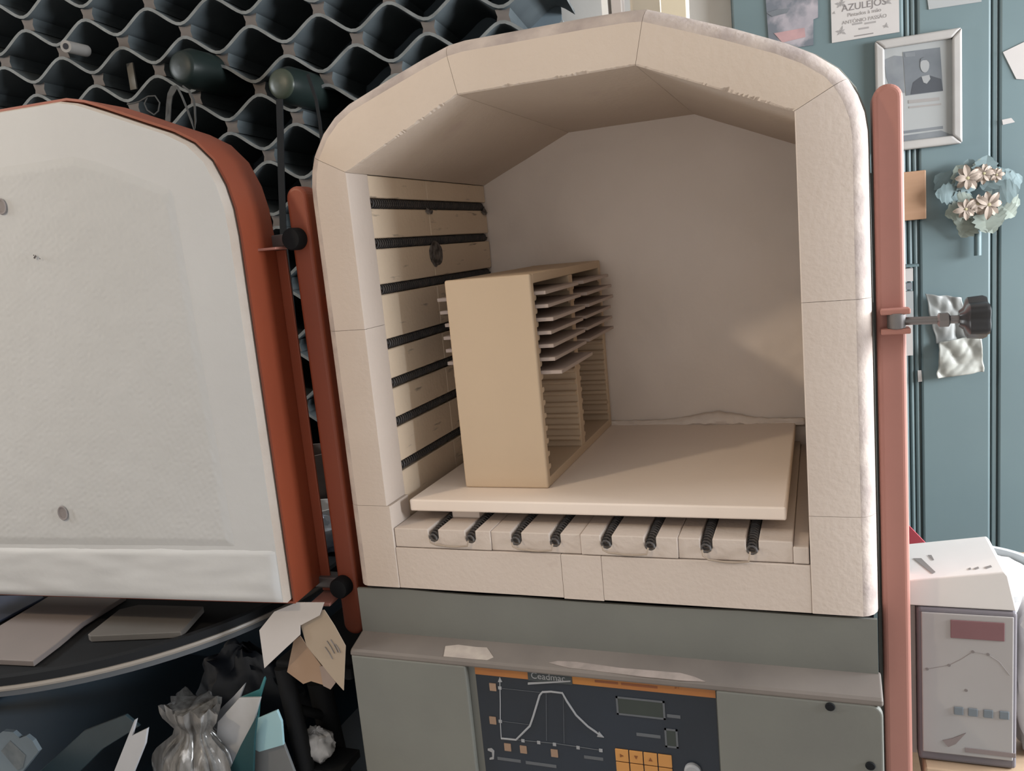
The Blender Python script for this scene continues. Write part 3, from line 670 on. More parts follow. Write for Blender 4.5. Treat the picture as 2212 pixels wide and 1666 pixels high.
tag(G().tube([PY(383, 188, 0.52), PY(393, 208, 0.52), (PY(404, 235, 0.52)), PY(414, 262, 0.52), PY(420, 284, 0.52), PY(422, 262, 0.525), PY(421, 232, 0.525), PY(418, 215, 0.525), PY(408, 196, 0.525), PY(395, 186, 0.525)], 0.0022, 8).build('strap_loop', STRAP, smooth=True), 'thin grey strap loop hanging below the black bottle', 'strap')
tag(G().tube([PY(275, 226, 0.50), PY(300, 220, 0.50), PY(320, 208, 0.50), PY(335, 207, 0.50), PY(345, 222, 0.50), PY(342, 240, 0.50), PY(333, 248, 0.50), PY(318, 238, 0.50), PY(312, 224, 0.50), PY(318, 210, 0.505)], 0.0014, 6).build('wire_loop', STRAP, smooth=True), 'thin bent wire loop behind the top of the open door', 'wire')
tag(G().box(PY(283, 160, 0.68).x-0.009, PY(283, 160, 0.68).x+0.009, 0.68, 0.684, PY(280, 195, 0.68).z, PY(285, 135, 0.68).z).build('pale_card', mat('dusty card', (0.16, 0.155, 0.14), 0.9)), 'narrow pale card inside a rack cell left of the black bottle', 'card')
strap('black_cable', [(664, 160, 0.53), (682, 215, 0.53), (690, 262, 0.53), (694, 300, 0.53), (696, 345, 0.53)], 0.53, 0.0032, BLACKM, 'thin black rope falling from the green bottle behind the kiln', 'cable')  # thin black cable hanging beside the bottle
strap('black_strap', [(603, 214, 0.56), (605, 280, 0.56), (607, 380, 0.56), (612, 520, 0.56), (640, 760, 0.56)], 0.56, 0.0075, BLACKM, 'broad black strap hanging below the green bottle', 'strap')

# ------------------------------------------------------------------ things on the teal doors
def on_door(px, py, dy=0.0): return PY(px, py, YD-dy)
# framed clipping
fr = empty('picture_frame', (0.705, YD-0.012, 0.4775), 'white picture frame with a grey newspaper clipping of a man in a suit', 'picture frame')
YF = YD-0.018
a = PY(1890, 92, YF); b = PY(2077, 54, YF); c = PY(2081, 309, YF)
fx0, fx1, fz0, fz1 = a.x, (b.x+c.x)/2, c.z, (a.z+b.z)/2
fw = 0.0165
FRM = mat('white frame wood', (0.32, 0.305, 0.295), 0.5, None, 20)
for q in ([(fx0, fz0), (fx1, fz0), (fx1-fw, fz0+fw), (fx0+fw, fz0+fw)], [(fx0, fz1), (fx1, fz1), (fx1-fw, fz1-fw), (fx0+fw, fz1-fw)],
          [(fx0, fz0), (fx0+fw, fz0+fw), (fx0+fw, fz1-fw), (fx0, fz1)], [(fx1, fz0), (fx1-fw, fz0+fw), (fx1-fw, fz1-fw), (fx1, fz1)]):
    G().prism(q, 'y', YF, YD-0.0005).build('frame_rail', FRM, fr, bevel=0.004, seg=3)
YG = YF+0.010
G().box(fx0+fw, fx1-fw, YG, YD-0.001, fz0+fw, fz1-fw).build('mount', PAPERG, fr)
PH = mat('dark photo print', (0.095, 0.105, 0.118), 0.7, (0.125, 0.135, 0.15), 20); PH2 = mat('mid photo print', (0.17, 0.18, 0.19), 0.7, (0.12, 0.13, 0.145), 25); SK = mat('pale photo print', (0.25, 0.255, 0.26), 0.7)
def zz(x, y): return (1640+x*572/2212, y*572/2212)      # from the zoomed crop to photo pixels
def fdec(name, pts, mt, th): return decal(name, [zz(*p) for p in pts], YG, th, mt, fr)
fdec('photo_print', [(1045, 500), (1130, 465), (1200, 470), (1215, 775), (1110, 785), (1060, 640)], PH2, 0.0004)
fdec('photo_print', [(1200, 435), (1510, 395), (1535, 760), (1225, 800)], PH, 0.0005)
fdec('photo_suit', [(1265, 790), (1285, 690), (1345, 645), (1420, 630), (1520, 660), (1535, 758)], mat('black photo print', (0.05, 0.055, 0.065), 0.7), 0.0008)
fdec('photo_shirt', [(1355, 640), (1420, 625), (1430, 660), (1400, 700), (1372, 690)], SK, 0.0010)
cfa = [(1383+38*math.cos(t), 545+62*math.sin(t)) for t in [2*math.pi*k/16 for k in range(16)]]
fdec('photo_face', cfa, SK, 0.0012)
fdec('photo_hair', [(1344, 520), (1352, 490), (1385, 475), (1418, 492), (1424, 525), (1400, 502), (1365, 505)], PH, 0.0014)
fdec('photo_caption', [(1215, 445), (1300, 436), (1303, 470), (1220, 478)], PH2, 0.0008)
for q in ([(1245, 838), (1505, 812), (1506, 838), (1247, 866)], [(1250, 890), (1520, 862), (1521, 876), (1251, 906)]):
    fdec('clipping_line', q, INKL, 0.0005)
fdec('clipping_rule', [(1200, 1095), (1535, 1052), (1536, 1076), (1201, 1118)], PH2, 0.0005)
fdec('clipping_photo', [(1195, 1135), (1520, 1090), (1640, 1140), (1640, 1150), (1195, 1205)], PH2, 0.0004)
# poster of the tile painter
YP = YD-0.003
ps = empty('tile_poster', (0.618, YD-0.002, 0.703), 'white printed sheet headed AZULEJOS on the teal door, above the picture frame', 'poster')
a = PY(1797, 91, YP); b = PY(1943, 71, YP)
px0, px1, pz0 = a.x, b.x, (a.z+b.z)/2
G().box(px0, px1, YP, YD-0.0005, pz0, pz0+0.165).build('sheet', PAPER, ps)
def ptext(body, x, y, size, mt=INKL):
    p = PY(x, y, YP); return text('lettering', body, (p.x, YP-0.0002, p.z), size, mt, ps)
ptext('AZULEJOS', 1866, 11, 0.0175, INK); ptext('Pintados à mão', 1867, 27, 0.0098); ptext('ANTÓNIO PASSÃO', 1867, 42, 0.0093, INKL)
for x, y, w in ((1852, 51, 0.018), (1880, 49, 0.020), (1866, 61, 0.018)):
    p = PY(x, y, YP); G().box(p.x-w/2, p.x+w/2, YP-0.0003, YP, p.z-0.0016, p.z+0.0016).build('faded_line', INKL, ps)
p = PY(1866, 75, YP); G().box(p.x-0.017, p.x+0.017, YP-0.0003, YP, p.z-0.0009, p.z+0.0009).build('printed_rule', INK, ps)
def sprig(x, y, s):
    p = PY(x, y, YP); g = G()
    for k in range(7):
        a = k*2*math.pi/7+0.3; L = s*(0.7+0.3*math.sin(k*2.3)); d = Vector((math.cos(a), 0, math.sin(a))); n = Vector((-d.z, 0, d.x))
        c = Vector((p.x, YP-0.0002, p.z)); q = [c, c+d*L*0.5+n*L*0.2, c+d*L, c+d*L*0.5-n*L*0.2]
        g.add(q+[v+Vector((0, 0.0001, 0)) for v in q], [(0, 1, 2, 3), (4, 5, 6, 7)])
    g.build('flower_print', INKL, ps)
sprig(1816, 68, 0.012); sprig(1816, 8, 0.013); sprig(1917, 4, 0.009); sprig(1913, 56, 0.007); sprig(1801, 28, 0.004)
# other sheets pinned to the doors
def sheet_on_door(name, pts, mt, label, cat='paper', th=0.002, Y=YD):
    return tag(decal(name, pts, Y, th, mt, None), label, cat)
VIOL = mat('faded violet photo', (0.20, 0.19, 0.215), 0.6, (0.32, 0.29, 0.31), 22, stain=(0.11, 0.12, 0.14), stain_scale=14, stain_at=(0.5, 0.6))
cl = empty('photo_collage', (0.477, YD-0.002, 0.69), 'faded violet photo poster on the teal door beside the arch', 'poster')
decal('print', [(1650, -60), (1767, -80), (1767, 38), (1757, 42), (1757, 98), (1662, 110)], YD-0.0008, 0.002, VIOL, cl)
decal('pink_strip', [(1672, 72), (1738, 60), (1740, 80), (1690, 92)], YD-0.0029, 0.0006, mat('faded pink print', (0.36, 0.22, 0.22), 0.6, (0.26, 0.17, 0.18), 30), cl)
decal('grey_patch', [(1656, 28), (1680, 20), (1706, 18), (1700, 28), (1668, 36)], YD-0.0029, 0.0006, PH, cl)
sheet_on_door('notice_sheet', [(1998, -40), (2118, -60), (2120, 4), (2006, 21)], PAPERG, 'pale grey notice at the top of the teal door')
sheet_on_door('white_sheet', [(2166, 113), (2214, 90), (2262, 80), (2262, 160), (2212, 172), (2195, 171)], PAPER, 'tilted white sheet at the right edge of the teal door')
sheet_on_door('small_tag', [(2164, 259), (2184, 255), (2192, 264), (2166, 270)], PAPER, 'tiny white tag stuck right of the picture frame')
sheet_on_door('narrow_tag', [(1982, 800), (1990, 800), (1992, 824), (1983, 825)], PAPER, 'small upright white tag beside the moulding of the teal door')
tag(G().box(PY(1944, 370, YD-0.01).x, PY(2000, 370, YD-0.01).x, YD-0.012, YD-0.0005, PY(2000, 473, YD-0.01).z, PY(2000, 367, YD-0.01).z).build('wooden_board', mat('orange plywood', (0.38, 0.225, 0.14), 0.6, (0.34, 0.20, 0.12), 8, stretch=(2, 1, 12)), bevel=0.002), 'small orange wooden board behind the right orange post', 'board')
# stacked papers in a wall pocket behind the post
wp = empty('letter_rack', (0.685, YD-0.02, 0.09), 'small wall letter rack with papers behind the right orange post', 'letter rack')
a = PY(1944, 580, 0.94); b = PY(1972, 580, 0.94)
for k, (y0, y1, mt) in enumerate(((580, 608, PAPER), (612, 626, PH2), (630, 690, PAPERG), (700, 768, PAPER))):
    G().box(a.x, b.x-0.002*(k % 2), 0.938, YD-0.0005, PY(1960, y1, 0.94).z, PY(1960, y0, 0.94).z).build('papers', mt, wp)
G().box(a.x-0.01, b.x+0.010, 0.932, YD-0.0005, PY(1960, 577, 0.94).z, PY(1960, 572, 0.94).z).build('shelf_lip', TEALD, wp)
# crumpled bag hanging on the door
def crumple(name, quad, Y, amp, mt, nu=26, nv=30, seed=0, th=0.0012, holes=False):
    Q = [PY(x, y, Y) for x, y in quad]
    def fn(u, v):
        p = (Q[0]*(1-u)+Q[1]*u)*(1-v)+(Q[3]*(1-u)+Q[2]*u)*v
        n = 1.3*abs(noise.noise(Vector((u*1.7+seed, v*1.4, seed)))) + 0.35*abs(noise.noise(Vector((u*4+v*2, v*2.5, seed+3))))+0.06*noise.noise(Vector((u*9, v*9, seed+5)))
        return (p.x+0.004*noise.noise(Vector((v*4, seed, u))), p.y-amp*n-amp*0.4, p.z+0.004*noise.noise(Vector((u*4, seed, 1))))
    return G().grid(fn, nu, nv).build(name, mt, None, smooth=True, solid=th)
BAG = mat('translucent grey plastic', (0.23, 0.235, 0.23), 0.45, (0.19, 0.20, 0.20), 12, spec=0.5)
tag(crumple('plastic_sheet', [(1998, 634), (2075, 642), (2100, 745), (2022, 742)], YD-0.002, 0.010, BAG, seed=3), 'folded grey plastic sheet hanging behind the star knob', 'plastic sheet')
tag(crumple('plastic_bag', [(2028, 738), (2118, 722), (2124, 802), (2024, 816)], YD-0.012, 0.012, mat('cream plastic bag', (0.31, 0.31, 0.285), 0.45, (0.25, 0.255, 0.24), 12), seed=8), 'cream plastic bag hanging on the teal door below the star knob', 'bag')
# dried bouquet
bq = empty('dried_bouquet', (0.81, YD-0.02, 0.27), 'dried bouquet of pale poinsettias and dusty leaves on the teal door', 'flowers')
LEAF = mat('dusty green leaf', (0.225, 0.255, 0.22), 0.8, (0.17, 0.20, 0.185), 20); LEAF2 = mat('blue grey leaf', (0.16, 0.21, 0.22), 0.8, (0.12, 0.17, 0.18), 20); PETAL = mat('pale peach petal', (0.34, 0.275, 0.23), 0.75, (0.26, 0.215, 0.185), 30)
def leafmesh(name, L, wd, teeth, mt, cup):
    g = G(); n = 10; vs = []
    for i in range(n+1):
        t = i/n; w = wd*math.sin(math.pi*min(1, t*0.96+0.04))**0.8*(1+teeth*(i % 2))
        y = -cup*math.sin(t*math.pi*0.8)
        vs += [(-w, y-0.0015, L*t), (0, y, L*t), (w, y-0.0015, L*t)]
    fs = []
    for i in range(n): fs += [(i*3, i*3+1, i*3+4, i*3+3), (i*3+1, i*3+2, i*3+5, i*3+4)]
    g.add(vs, fs); me = g.mesh(name, mt); return me
lm = [leafmesh('leaf', 0.052, 0.019, 0.35, LEAF, 0.010), leafmesh('leaf', 0.058, 0.022, 0.35, LEAF2, 0.008)]
pm = leafmesh('petal', 0.026, 0.0062, 0.0, PETAL, 0.006)
bc = PY(2110, 425, 0.935)
random.seed(4)
for k in range(30):
    ang = 2*math.pi*k/30+random.uniform(-0.2, 0.2); rr = random.uniform(0.008, 0.036)
    cx = bc.x+0.005+math.cos(ang)*rr*1.0; cz = bc.z+math.sin(ang)*rr*1.15
    up = math.sin(ang) > -0.1
    o = bpy.data.objects.new('leaf', lm[1 if (up and k % 4 != 0) else 0]); COL.objects.link(o); setparent(o, bq)
    o.location = (cx, 0.940-random.uniform(0, 0.012), cz); o.rotation_euler = (random.uniform(-0.35, 0.1), math.pi/2-ang+random.uniform(-0.4, 0.4), 0); s = random.uniform(0.7, 1.0); o.scale = (s, s, s)
for fx, fy, s in ((2090, 385, 1.0), (2125, 375, 0.8), (2152, 378, 0.6), (2086, 452, 0.85), (2136, 442, 1.05), (2112, 440, 0.7)):
    c = PY(fx, fy, 0.92)
    f = G().lathe([(0.0, -0.002), (0.0032*s, -0.001), (0.0032*s, 0.002), (0.0, 0.003)], (c.x, 0.916, c.z), 10, 'y').build('blossom', mat('blossom eye', (0.34, 0.30, 0.18), 0.8) if 'blossom eye' not in bpy.data.materials else bpy.data.materials['blossom eye'], bq, smooth=True)
    for k in range(8):
        o = bpy.data.objects.new('petal', pm); COL.objects.link(o); o.parent = f
        o.location = (c.x, 0.917, c.z); o.rotation_euler = (-0.35+random.uniform(-0.2, 0.2), k*2*math.pi/8+random.uniform(-0.2, 0.2), 0); o.scale = (s, s, s*random.uniform(0.8, 1.05))
a = PY(2112, 500, 0.945); b = PY(2112, 552, 0.945)
G().tube([a, b], 0.0065, 10).build('stem_bundle', TEALD, bq, smooth=True)

# ------------------------------------------------------------------ table with controller on the right
rt = empty('side_table', (0.85, 0.32, FLOOR), 'plain side table right of the kiln holding the controller', 'table')
WOOD = mat('pale table wood', (0.42, 0.30, 0.20), 0.6, (0.34, 0.24, 0.16), 6, stretch=(1, 8, 8))
TZ = -0.2445
G().box(0.610, 1.25, 0.035, 0.70, TZ-0.03, TZ).build('tabletop', WOOD, rt, bevel=0.003)
for x in (0.66, 1.20):
    for y in (0.07, 0.66): G().box(x-0.02, x+0.02, y-0.02, y+0.02, FLOOR, TZ-0.03).build('leg', WOOD, rt)
ct = empty('kiln_controller', (0.655, 0.10, TZ), 'grey kiln controller with red display and four buttons, right of the orange post', 'controller')
YC = 0.05
cb = mat('controller grey casing', (0.16, 0.15, 0.17), 0.5); cf = mat('controller grey face', (0.33, 0.31, 0.31), 0.45, (0.36, 0.355, 0.36), 5)
cx0, cx1, cz1 = PY(1980, 1300, YC).x, PY(2199, 1335, YC).x, PY(2090, 1318, YC).z
G().box(cx0, cx1, YC, 0.16, TZ+0.0005, cz1).build('casing', cb, ct, bevel=0.004, seg=3)
G().box(cx0-0.008, cx0-0.0005, YC+0.012, 0.15, TZ+0.0005, cz1-0.004).build('side_plate', mat('pale side plate', (0.50, 0.47, 0.45), 0.6), ct)
G().box(cx0+0.004, cx1-0.004, YC-0.0022, YC, TZ+0.012, cz1-0.0045).build('face_plate', cf, ct, bevel=0.0015)
YQ = YC-0.0022
def qz(x, y): return (1900+x*312/988, 1140+y*312/988)
def cdec(name, pts, mt, th=0.0006): return decal(name, [qz(*p) for p in pts], YQ, th, mt, ct)
p0 = PY(*qz(485, 690), YQ); p1 = PY(*qz(855, 712), YQ); zt = PY(*qz(670, 640), YQ).z; zb = PY(*qz(670, 765), YQ).z
G().box(p0.x, p1.x, YQ-0.0012, YQ, zb, zt).build('red_display', mat('dull red display', (0.20, 0.10, 0.11), 0.3), ct, bevel=0.0008)
for x, y in ((540, 1252), (637, 1262), (742, 1272), (852, 1282)):
    p = PY(*qz(x, y), YQ); G().box(p.x-0.0046, p.x+0.0046, YQ-0.0015, YQ, p.z-0.0046, p.z+0.0046).build('push_button', mat('blue grey button', (0.16, 0.19, 0.22), 0.5) if 'blue grey button' not in bpy.data.materials else bpy.data.materials['blue grey button'], ct, bevel=0.0012)
CG = mat('controller faint print', (0.20, 0.18, 0.18), 0.6)
for x, y in ((325, 968), (475, 942), (638, 850), (742, 868), (592, 1114)):
    p = PY(*qz(x, y), YQ); G().lathe([(0.0, -0.0004), (0.0016, -0.0004), (0.0016, 0.0), (0.0, 0.0)], (p.x, YQ, p.z), 10, 'y').build('profile_dot', CG, ct)
G().tube([PY(*qz(*p), YQ) for p in ((325, 968), (475, 942), (560, 900), (638, 850), (742, 868), (820, 920), (890, 1010))], 0.0004, 5).build('profile_line', mat('controller line print', (0.26, 0.24, 0.24), 0.6), ct)
cdec('brand_mark', [(430, 1455), (500, 1440), (590, 1405), (520, 1480), (470, 1500)], mat('brand brown', (0.24, 0.20, 0.20), 0.6)); cdec('brand_print', [(585, 1505), (930, 1545), (930, 1575), (585, 1535)], bpy.data.materials['brand brown'])
# white carton on the controller
bxp = [PY(1958, 1254, 0.052), PY(2171, 1236, 0.052), PY(2197, 1316, 0.052), PY(1958, 1300, 0.052)]
zl = cz1+0.0006
wc = empty('white_carton', (0.645, 0.1, zl), 'white carton lying on top of the controller', 'box')
CART = mat('white carton board', (0.72, 0.70, 0.69), 0.7, None, 6)
poly = [(bxp[0].x, zl), (bxp[2].x, zl), (bxp[1].x+0.003, bxp[1].z-0.004), (bxp[1].x, bxp[1].z), (bxp[0].x, bxp[0].z)]
def shear(g): return g
g = G().prism(poly, 'y', 0.052, 0.158); g.build('carton', CART, wc, bevel=0.0015)
for pts in ([(1972, 1206), (1990, 1206), (2021, 1236), (2014, 1240)], [(2004, 1199), (2012, 1199), (2018, 1210), (2014, 1211)], [(2091, 1228), (2096, 1226), (2098, 1230), (2093, 1232)], [(2103, 1228), (2113, 1224), (2115, 1228), (2106, 1231)], [(2127, 1225), (2140, 1221), (2143, 1225), (2130, 1229)]):
    zk = bxp[0].z+0.008
    q = []
    for x, y in pts:
        z = bxp[0].z
        for _ in range(8):
            p = PZ(x, y, z); z = bxp[0].z+(bxp[1].z-bxp[0].z)*(p.x-bxp[0].x)/(bxp[1].x-bxp[0].x)+0.0004
        q.append(p)
    G().add(q+[v-Vector((0, 0, 0.0006)) for v in q], [(0, 1, 2, 3), (4, 5, 6, 7)]).build('carton_print', INKL, wc)
# bucket behind it with crumpled paper
bk = empty('plastic_bucket', (0.70, 0.270, TZ), 'white round plastic bucket behind the carton', 'bucket')
BUCK = mat('bluish white plastic', (0.62, 0.66, 0.70), 0.35, None, 6, spec=0.5)
c = (0.692, 0.262, 0)
BR = 0.083; BZ = -0.0985
G().lathe([(BR*0.8, TZ+0.0005), (BR*0.93, BZ-0.012), (BR, BZ-0.012), (BR+0.003, BZ-0.004), (BR, BZ), (BR-0.007, BZ), (BR-0.010, BZ-0.006), (BR*0.76, TZ+0.006)], c, 48).build('bucket_wall', BUCK, bk, smooth=True)
g = G()
def heap(u, v):
    a = u*2*math.pi; r = (BR-0.014)*v; x = c[0]+r*math.cos(a); y = c[1]+r*math.sin(a)
    return (x, y, BZ-0.008+0.016*(1-v*v)+0.008*abs(noise.noise(Vector((x*40, y*40, 2)))))
tag(g.grid(heap, 40, 12).build('crumpled_paper', CART, None, smooth=True, merge=1e-5, solid=0.003), 'crumpled white paper filling the bucket', 'paper')
a = PY(1950, 1122, 0.40); b = PY(1998, 1172, 0.40)
tag(G().prism([(0.612, TZ+0.0005), (b.x+0.012, TZ+0.0005), (b.x+0.008, b.z-0.01), (b.x, b.z), (a.x-0.01, a.z+0.012), (0.612, a.z+0.012)], 'y', 0.40, 0.404).build('red_folder', mat('red card', (0.42, 0.06, 0.08), 0.6), None), 'red folder standing behind the right orange post', 'folder')
pb = PY(2205, 1345, 0.10)
BAGR = (pb.x+0.012, 0.10, TZ)

# ------------------------------------------------------------------ round table and clutter on the left
TC = Vector((-0.637, 0.178, 0)); TR = 0.418; TT = -0.120
tb = empty('round_table', (TC.x, TC.y, FLOOR), 'round dark table with beige rim under the open kiln door', 'table')
TOP = mat('dark vinyl table top', (0.085, 0.093, 0.104), 0.5, (0.065, 0.07, 0.077), 5)
G().lathe([(0.0, TT-0.022), (TR-0.004, TT-0.022), (TR-0.004, TT-0.001), (TR-0.010, TT), (0.0, TT)], TC, 96).build('tabletop', TOP, tb, smooth=True)
G().lathe([(TR-0.003, TT-0.0135), (TR, TT-0.0130), (TR+0.0012, TT-0.010), (TR, TT-0.007), (TR-0.003, TT-0.0065)], TC, 96).build('rim_trim', mat('beige metal trim', (0.25, 0.225, 0.20), 0.4, None, 10), tb, smooth=True)
G().lathe([(TR-0.0035, TT-0.0065), (TR-0.001, TT-0.006), (TR-0.002, TT+0.004), (TR-0.010, TT+0.005), (TR-0.016, TT+0.0005)], TC, 96).build('rubber_edge', BLACKM, tb, smooth=True)
for ang in (62, 118, 205):
    q = Vector((TC.x+0.36*math.cos(math.radians(ang)), TC.y+0.36*math.sin(math.radians(ang)), 0))
    G().tube([(q.x, q.y, FLOOR), (q.x, q.y, TT-0.022)], 0.016, 12).build('leg', BLACKM, tb, smooth=True)
def slab_on_table(name, pts, mt, label, th=0.008, cat='board'):
    q = [PZ(x, y, TT+th) for x, y in pts]; z0 = TT+0.0012
    return tag(G().prism([(p.x, p.y) for p in q], 'z', z0, z0+th).build(name, mt, bevel=0.001), label, cat)
slab_on_table('wooden_board', [(-60, 1424), (72, 1430), (128, 1388), (180, 1345), (272, 1288), (105, 1290), (0, 1353), (-60, 1390)], mat('dull mauve board', (0.20, 0.17, 0.162), 0.7, (0.16, 0.14, 0.135), 4), 'dull brown board on the round table, left one')
slab_on_table('flat_tile', [(190, 1372), (196, 1376), (391, 1367), (440, 1312), (300, 1308), (258, 1318)], mat('dusty brown slab', (0.115, 0.105, 0.096), 0.7, (0.09, 0.084, 0.078), 6), 'grey brown flat slab on the round table, nearer the kiln', 0.009, 'slab')
slab_on_table('navy_folder', [(-40, 1348), (-10, 1348), (95, 1292), (90, 1286), (-60, 1290)], mat('navy folder', (0.05, 0.065, 0.11), 0.5), 'navy folder at the back of the round table', 0.004, 'folder')
# pots and bag seen through the gap beside the hinge
def pot(name, px, py, Y, r, h, mt, label, z0=TT+0.0005):
    p = PY(px, py, Y)
    return tag(G().lathe([(r*0.55, 0), (r*0.9, h*0.35), (r, h*0.75), (r*0.92, h), (r*0.84, h), (r*0.88, h*0.7), (r*0.5, h*0.1)], (p.x, Y, z0), 28).build(name, mt, smooth=True), label, 'pot')
BROWN = mat('dull brown clay', (0.17, 0.13, 0.115), 0.8, (0.13, 0.10, 0.09), 10)
pot('clay_pot', 672, 1000, 0.42, 0.060, 0.135, BROWN, 'brown clay pot on the round table, seen beside the hinge post')
pot('white_bowl', 682, 1060, 0.335, 0.044, 0.055, CART, 'small white bowl on the round table beside the hinge post')
def bag_blob(name, c, rx, ry, rz_, mt, seed, label, cat='bag', n=24):
    g = G(); rings = []
    for i in range(n+1):
        t = i/n; ph = math.pi*t; ring = []
        for k in range(36):
            a = 2*math.pi*k/36; d = Vector((math.sin(ph)*math.cos(a), math.sin(ph)*math.sin(a), math.cos(ph)))
            s = 1+0.28*noise.noise(d*2.2+Vector((seed, 0, 0)))+0.16*abs(noise.noise(d*5+Vector((0, seed, 0))))+0.10*noise.noise(Vector((math.cos(a)*9, math.sin(a)*9, seed)))
            ring.append((c[0]+d.x*rx*s, c[1]+d.y*ry*s, max(c[2]-rz_*0.98, c[2]+d.z*rz_*s)))
        rings.append(ring)
    return tag(g.loft(rings).build(name, mt, smooth=True), label, cat)
bag_blob('clear_bag', (BAGR[0], BAGR[1], TZ+0.085), 0.026, 0.030, 0.086, CART, 12, 'crumpled white plastic bag at the right of the controller')
p = PY(702, 1118, 0.26)
bag_blob('plastic_bag', (p.x-0.005, 0.26, TT+0.030), 0.035, 0.035, 0.030, mat('blue white plastic', (0.62, 0.66, 0.72), 0.25, (0.22, 0.28, 0.40), 30), 3, 'blue and white plastic bag on the round table beside the hinge post')

# clutter under the table edge, in an open crate
cr = empty('storage_crate', (-0.36, 0.0, FLOOR), 'dark blue storage crate full of papers under the round table', 'crate')
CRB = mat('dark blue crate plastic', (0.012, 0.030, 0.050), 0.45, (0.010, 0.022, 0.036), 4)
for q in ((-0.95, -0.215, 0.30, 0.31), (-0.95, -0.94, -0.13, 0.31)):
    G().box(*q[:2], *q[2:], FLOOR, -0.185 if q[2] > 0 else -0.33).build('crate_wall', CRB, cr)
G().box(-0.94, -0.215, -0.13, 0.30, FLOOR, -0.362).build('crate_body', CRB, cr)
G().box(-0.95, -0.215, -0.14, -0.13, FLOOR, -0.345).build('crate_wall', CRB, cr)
def lean(name, pts, Y, mt, label, th=0.004, cat='paper'):
    """an upright sheet whose outline is seen in the photo; its foot runs down into the crate"""
    q = [PY(x, y, Y) for x, y in pts]
    return tag(G().prism([(p.x, p.z) for p in q], 'y', Y, Y+th).build(name, mt, bevel=0.0006), label, cat)
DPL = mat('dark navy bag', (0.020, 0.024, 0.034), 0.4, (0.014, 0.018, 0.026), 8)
PLAS = mat('clear crinkled plastic', (0.20, 0.20, 0.20), 0.18, (0.075, 0.072, 0.07), 16, spec=0.8, stretch=(6, 6, 1), stain=(0.62, 0.64, 0.68), stain_scale=13, stain_at=(0.60, 0.70), stain_stretch=(3, 3, 0.8))  # opaque grey; the white streaks are glints painted into the colour
WP = mat('cool white paper', (0.50, 0.52, 0.56), 0.6, (0.42, 0.44, 0.48), 8)
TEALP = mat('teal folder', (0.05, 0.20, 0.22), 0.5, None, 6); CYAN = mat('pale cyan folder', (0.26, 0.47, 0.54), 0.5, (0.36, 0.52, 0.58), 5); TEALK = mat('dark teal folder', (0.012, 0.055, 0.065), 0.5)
lean('white_card', [(225, 1720), (290, 1556), (294, 1554), (285, 1590), (318, 1574), (313, 1608), (268, 1720)], -0.105, WP, 'folded white card leaning in the crate, leftmost')
g = G(); rings = []
for i in range(17):
    t = i/16; z = -0.361+0.142*t; pf = 1.0+0.12*math.sin(t*5)-0.42*math.exp(-((t-0.72)/0.13)**2)-0.1*t
    ring = []
    for k in range(96):
        a = 2*math.pi*k/96; c_, s_ = math.cos(a), math.sin(a)
        pl_ = 1+0.34*noise.noise(Vector((c_*2.6, s_*2.6, 1.0+t*0.5)))+0.20*noise.noise(Vector((c_*7, s_*7, 4.0+t*0.9)))+0.07*noise.noise(Vector((c_*16, s_*16, t*2)))
        ring.append((-0.322+0.055*pf*pl_*c_+0.012*t, -0.055+0.036*pf*pl_*s_, z+(0.016*noise.noise(Vector((c_*4, s_*4, 7))) if i == 16 else 0)))
    rings.append(ring)
tag(g.loft(rings).build('clear_bag', PLAS, smooth=True), 'clear crinkled plastic bag standing in the crate', 'bag')
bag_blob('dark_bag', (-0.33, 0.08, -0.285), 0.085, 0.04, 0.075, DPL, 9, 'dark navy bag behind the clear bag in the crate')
lean('white_sheet', [(430, 1572), (462, 1552), (480, 1528), (505, 1504), (529, 1477), (516, 1512), (490, 1560), (450, 1585), (445, 1720), (425, 1720)], -0.02, WP, 'torn white sheet with a pointed corner in the crate')
lean('white_envelope', [(470, 1560), (516, 1509), (562, 1508), (548, 1560), (505, 1720), (455, 1720)], -0.045, mat('white envelope paper', (0.52, 0.54, 0.58), 0.6, (0.34, 0.34, 0.34), 7), 'white envelope in front of the teal folder in the crate')
lean('teal_folder', [(518, 1508), (560, 1490), (570, 1463), (572, 1470), (560, 1512), (545, 1720), (500, 1720)], -0.030, TEALP, 'teal folder edge behind the white envelope')
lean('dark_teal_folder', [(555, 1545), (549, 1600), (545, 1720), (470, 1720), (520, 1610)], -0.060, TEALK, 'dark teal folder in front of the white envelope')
lean('cyan_folder', [(549, 1556), (598, 1535), (608, 1560), (612, 1610), (560, 1625), (545, 1618)], -0.050, CYAN, 'pale cyan folder beside the stool leg')
lean('grey_folder', [(545, 1620), (612, 1606), (640, 1680), (640, 1720), (500, 1720)], -0.046, mat('grey folder', (0.16, 0.17, 0.18), 0.4), 'grey folder below the cyan folder')
bag_blob('white_bag', (PY(672, 1625, -0.005).x, 0.012, PY(672, 1625, -0.005).z), 0.024, 0.02, 0.022, mat('glossy white plastic', (0.55, 0.55, 0.56), 0.25, (0.30, 0.30, 0.31), 30), 2, 'small glossy white plastic bag between the stool legs')
pk = empty('label_pack', (-0.62, -0.105, -0.40), 'bluish grey packet with a printed label at the left of the crate', 'packet')
LBL = mat('blue grey packet', (0.17, 0.215, 0.25), 0.6, None, 5); LBP = mat('packet print', (0.11, 0.13, 0.145), 0.7, (0.17, 0.19, 0.2), 50)
decal('packet', [(-20, 1600), (14, 1575), (36, 1577), (50, 1590), (64, 1585), (78, 1596), (91, 1618), (50, 1670), (40, 1720), (-20, 1720)], -0.105, 0.006, LBL, pk)
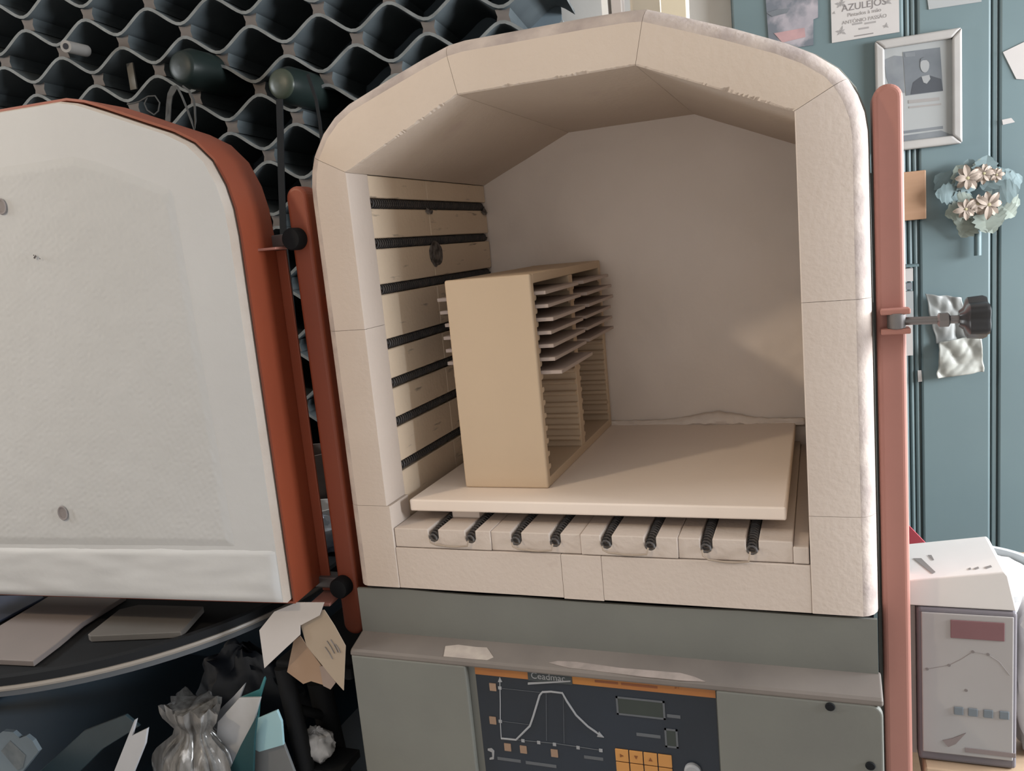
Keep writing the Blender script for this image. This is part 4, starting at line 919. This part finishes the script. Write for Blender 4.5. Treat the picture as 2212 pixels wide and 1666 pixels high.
decal('printed_label', [(3, 1622), (22, 1600), (56, 1632), (50, 1658), (38, 1664)], -0.1112, 0.0006, LBP, pk)
tag(G().prism([(PY(x, y, -0.085).x, PY(x, y, -0.085).z) for x, y in [(60, 1690), (180, 1580), (270, 1545), (300, 1570), (220, 1620), (120, 1720), (60, 1720)]], 'y', -0.085, -0.080).build('slate_sheet', mat('slate blue sheet', (0.045, 0.075, 0.092), 0.35, (0.028, 0.045, 0.055), 5), bevel=0.001), 'slate blue sheet lying slanted in the crate', 'sheet')

# black stool with price cards beside the kiln
sl = empty('black_stool', (-0.15, 0.02, FLOOR), 'black stool with slanted legs between crate and kiln', 'stool')
ta = PY(612, 1440, -0.01); tb_ = PY(668, 1690, -0.01); d = (tb_-ta)
G().tube([ta, ta+d*((FLOOR-ta.z)/d.z)], 0.0125, 14).build('leg', BLACKM, sl, smooth=True)
ta2 = PY(688, 1470, 0.06); tb2 = PY(738, 1690, 0.06); d2 = tb2-ta2
G().tube([ta2, ta2+d2*((FLOOR-ta2.z)/d2.z)], 0.017, 14).build('leg', BLACKM, sl, smooth=True)
ta3 = ta+Vector((0.02, 0.16, 0)); G().tube([ta3, (ta3.x+0.0, ta3.y+0.06, FLOOR)], 0.0125, 14).build('leg', BLACKM, sl, smooth=True)
G().box(ta.x-0.012, -0.078, -0.012, 0.19, -0.186, -0.168).build('seat', BLACKM, sl, bevel=0.004)
G().tube([ta+d*0.35, ta2+d2*0.35], 0.007, 10).build('stretcher', BLACKM, sl, smooth=True)
pw = PY(672, 1625, -0.005); G().box(pw.x-0.035, pw.x+0.045, -0.010, 0.045, pw.z-0.034, pw.z-0.0225).build('foot_shelf', BLACKM, sl)
def card(name, pts, Y0, dy, mt, label, lines=None, th=0.0012):
    q = [PY(x, y, Y0+dy*(y-1300)/200) for x, y in pts]; n = len(q)
    o = G().add(q+[v+Vector((0, th, 0)) for v in q], [tuple(range(n)), tuple(range(n, 2*n))]+[(i, (i+1) % n, n+(i+1) % n, n+i) for i in range(n)]).build(name, mt)
    tag(o, label, 'card')
    return o
WCARD = mat('white price card', (0.48, 0.455, 0.45), 0.7, (0.42, 0.395, 0.385), 7)
card('folded_card', [(560, 1362), (592, 1322), (640, 1302), (700, 1302), (690, 1330), (648, 1352), (648, 1372), (605, 1412), (571, 1444)], -0.030, -0.012, WCARD, 'white folded card draped over the black stool, left one')
cc = card('price_card', [(648, 1345), (678, 1320), (700, 1318), (722, 1352), (746, 1396), (742, 1492), (722, 1470), (690, 1430), (662, 1395)], -0.028, -0.006, mat('cream price card', (0.34, 0.275, 0.21), 0.75, (0.30, 0.24, 0.185), 9), 'cream card with handwriting beside the grey kiln base')
card('tan_card', [(634, 1385), (648, 1374), (665, 1400), (695, 1440), (698, 1480), (672, 1472), (655, 1478), (620, 1452)], -0.020, -0.004, mat('tan price card', (0.30, 0.20, 0.14), 0.75, (0.36, 0.25, 0.17), 9), 'tan card hanging behind the cream card')
card('grey_card', [(690, 1440), (700, 1440), (725, 1475), (714, 1490), (698, 1482)], -0.0235, -0.004, mat('grey brown card', (0.26, 0.20, 0.17), 0.75), 'small grey brown card below the cream card')
for k, (x0, y0, x1, y1) in enumerate(((706, 1385, 722, 1412), (714, 1382, 730, 1410), (702, 1398, 718, 1424), (724, 1392, 735, 1410))):
    Yk = lambda y: -0.028-0.006*(y-1300)/200-0.0006
    G().tube([PY(x0, y0, Yk(y0)), PY((x0+x1)/2+1, (y0+y1)/2, Yk((y0+y1)/2)), PY(x1, y1, Yk(y1))], 0.0006, 5).build('handwriting', INK, cc)
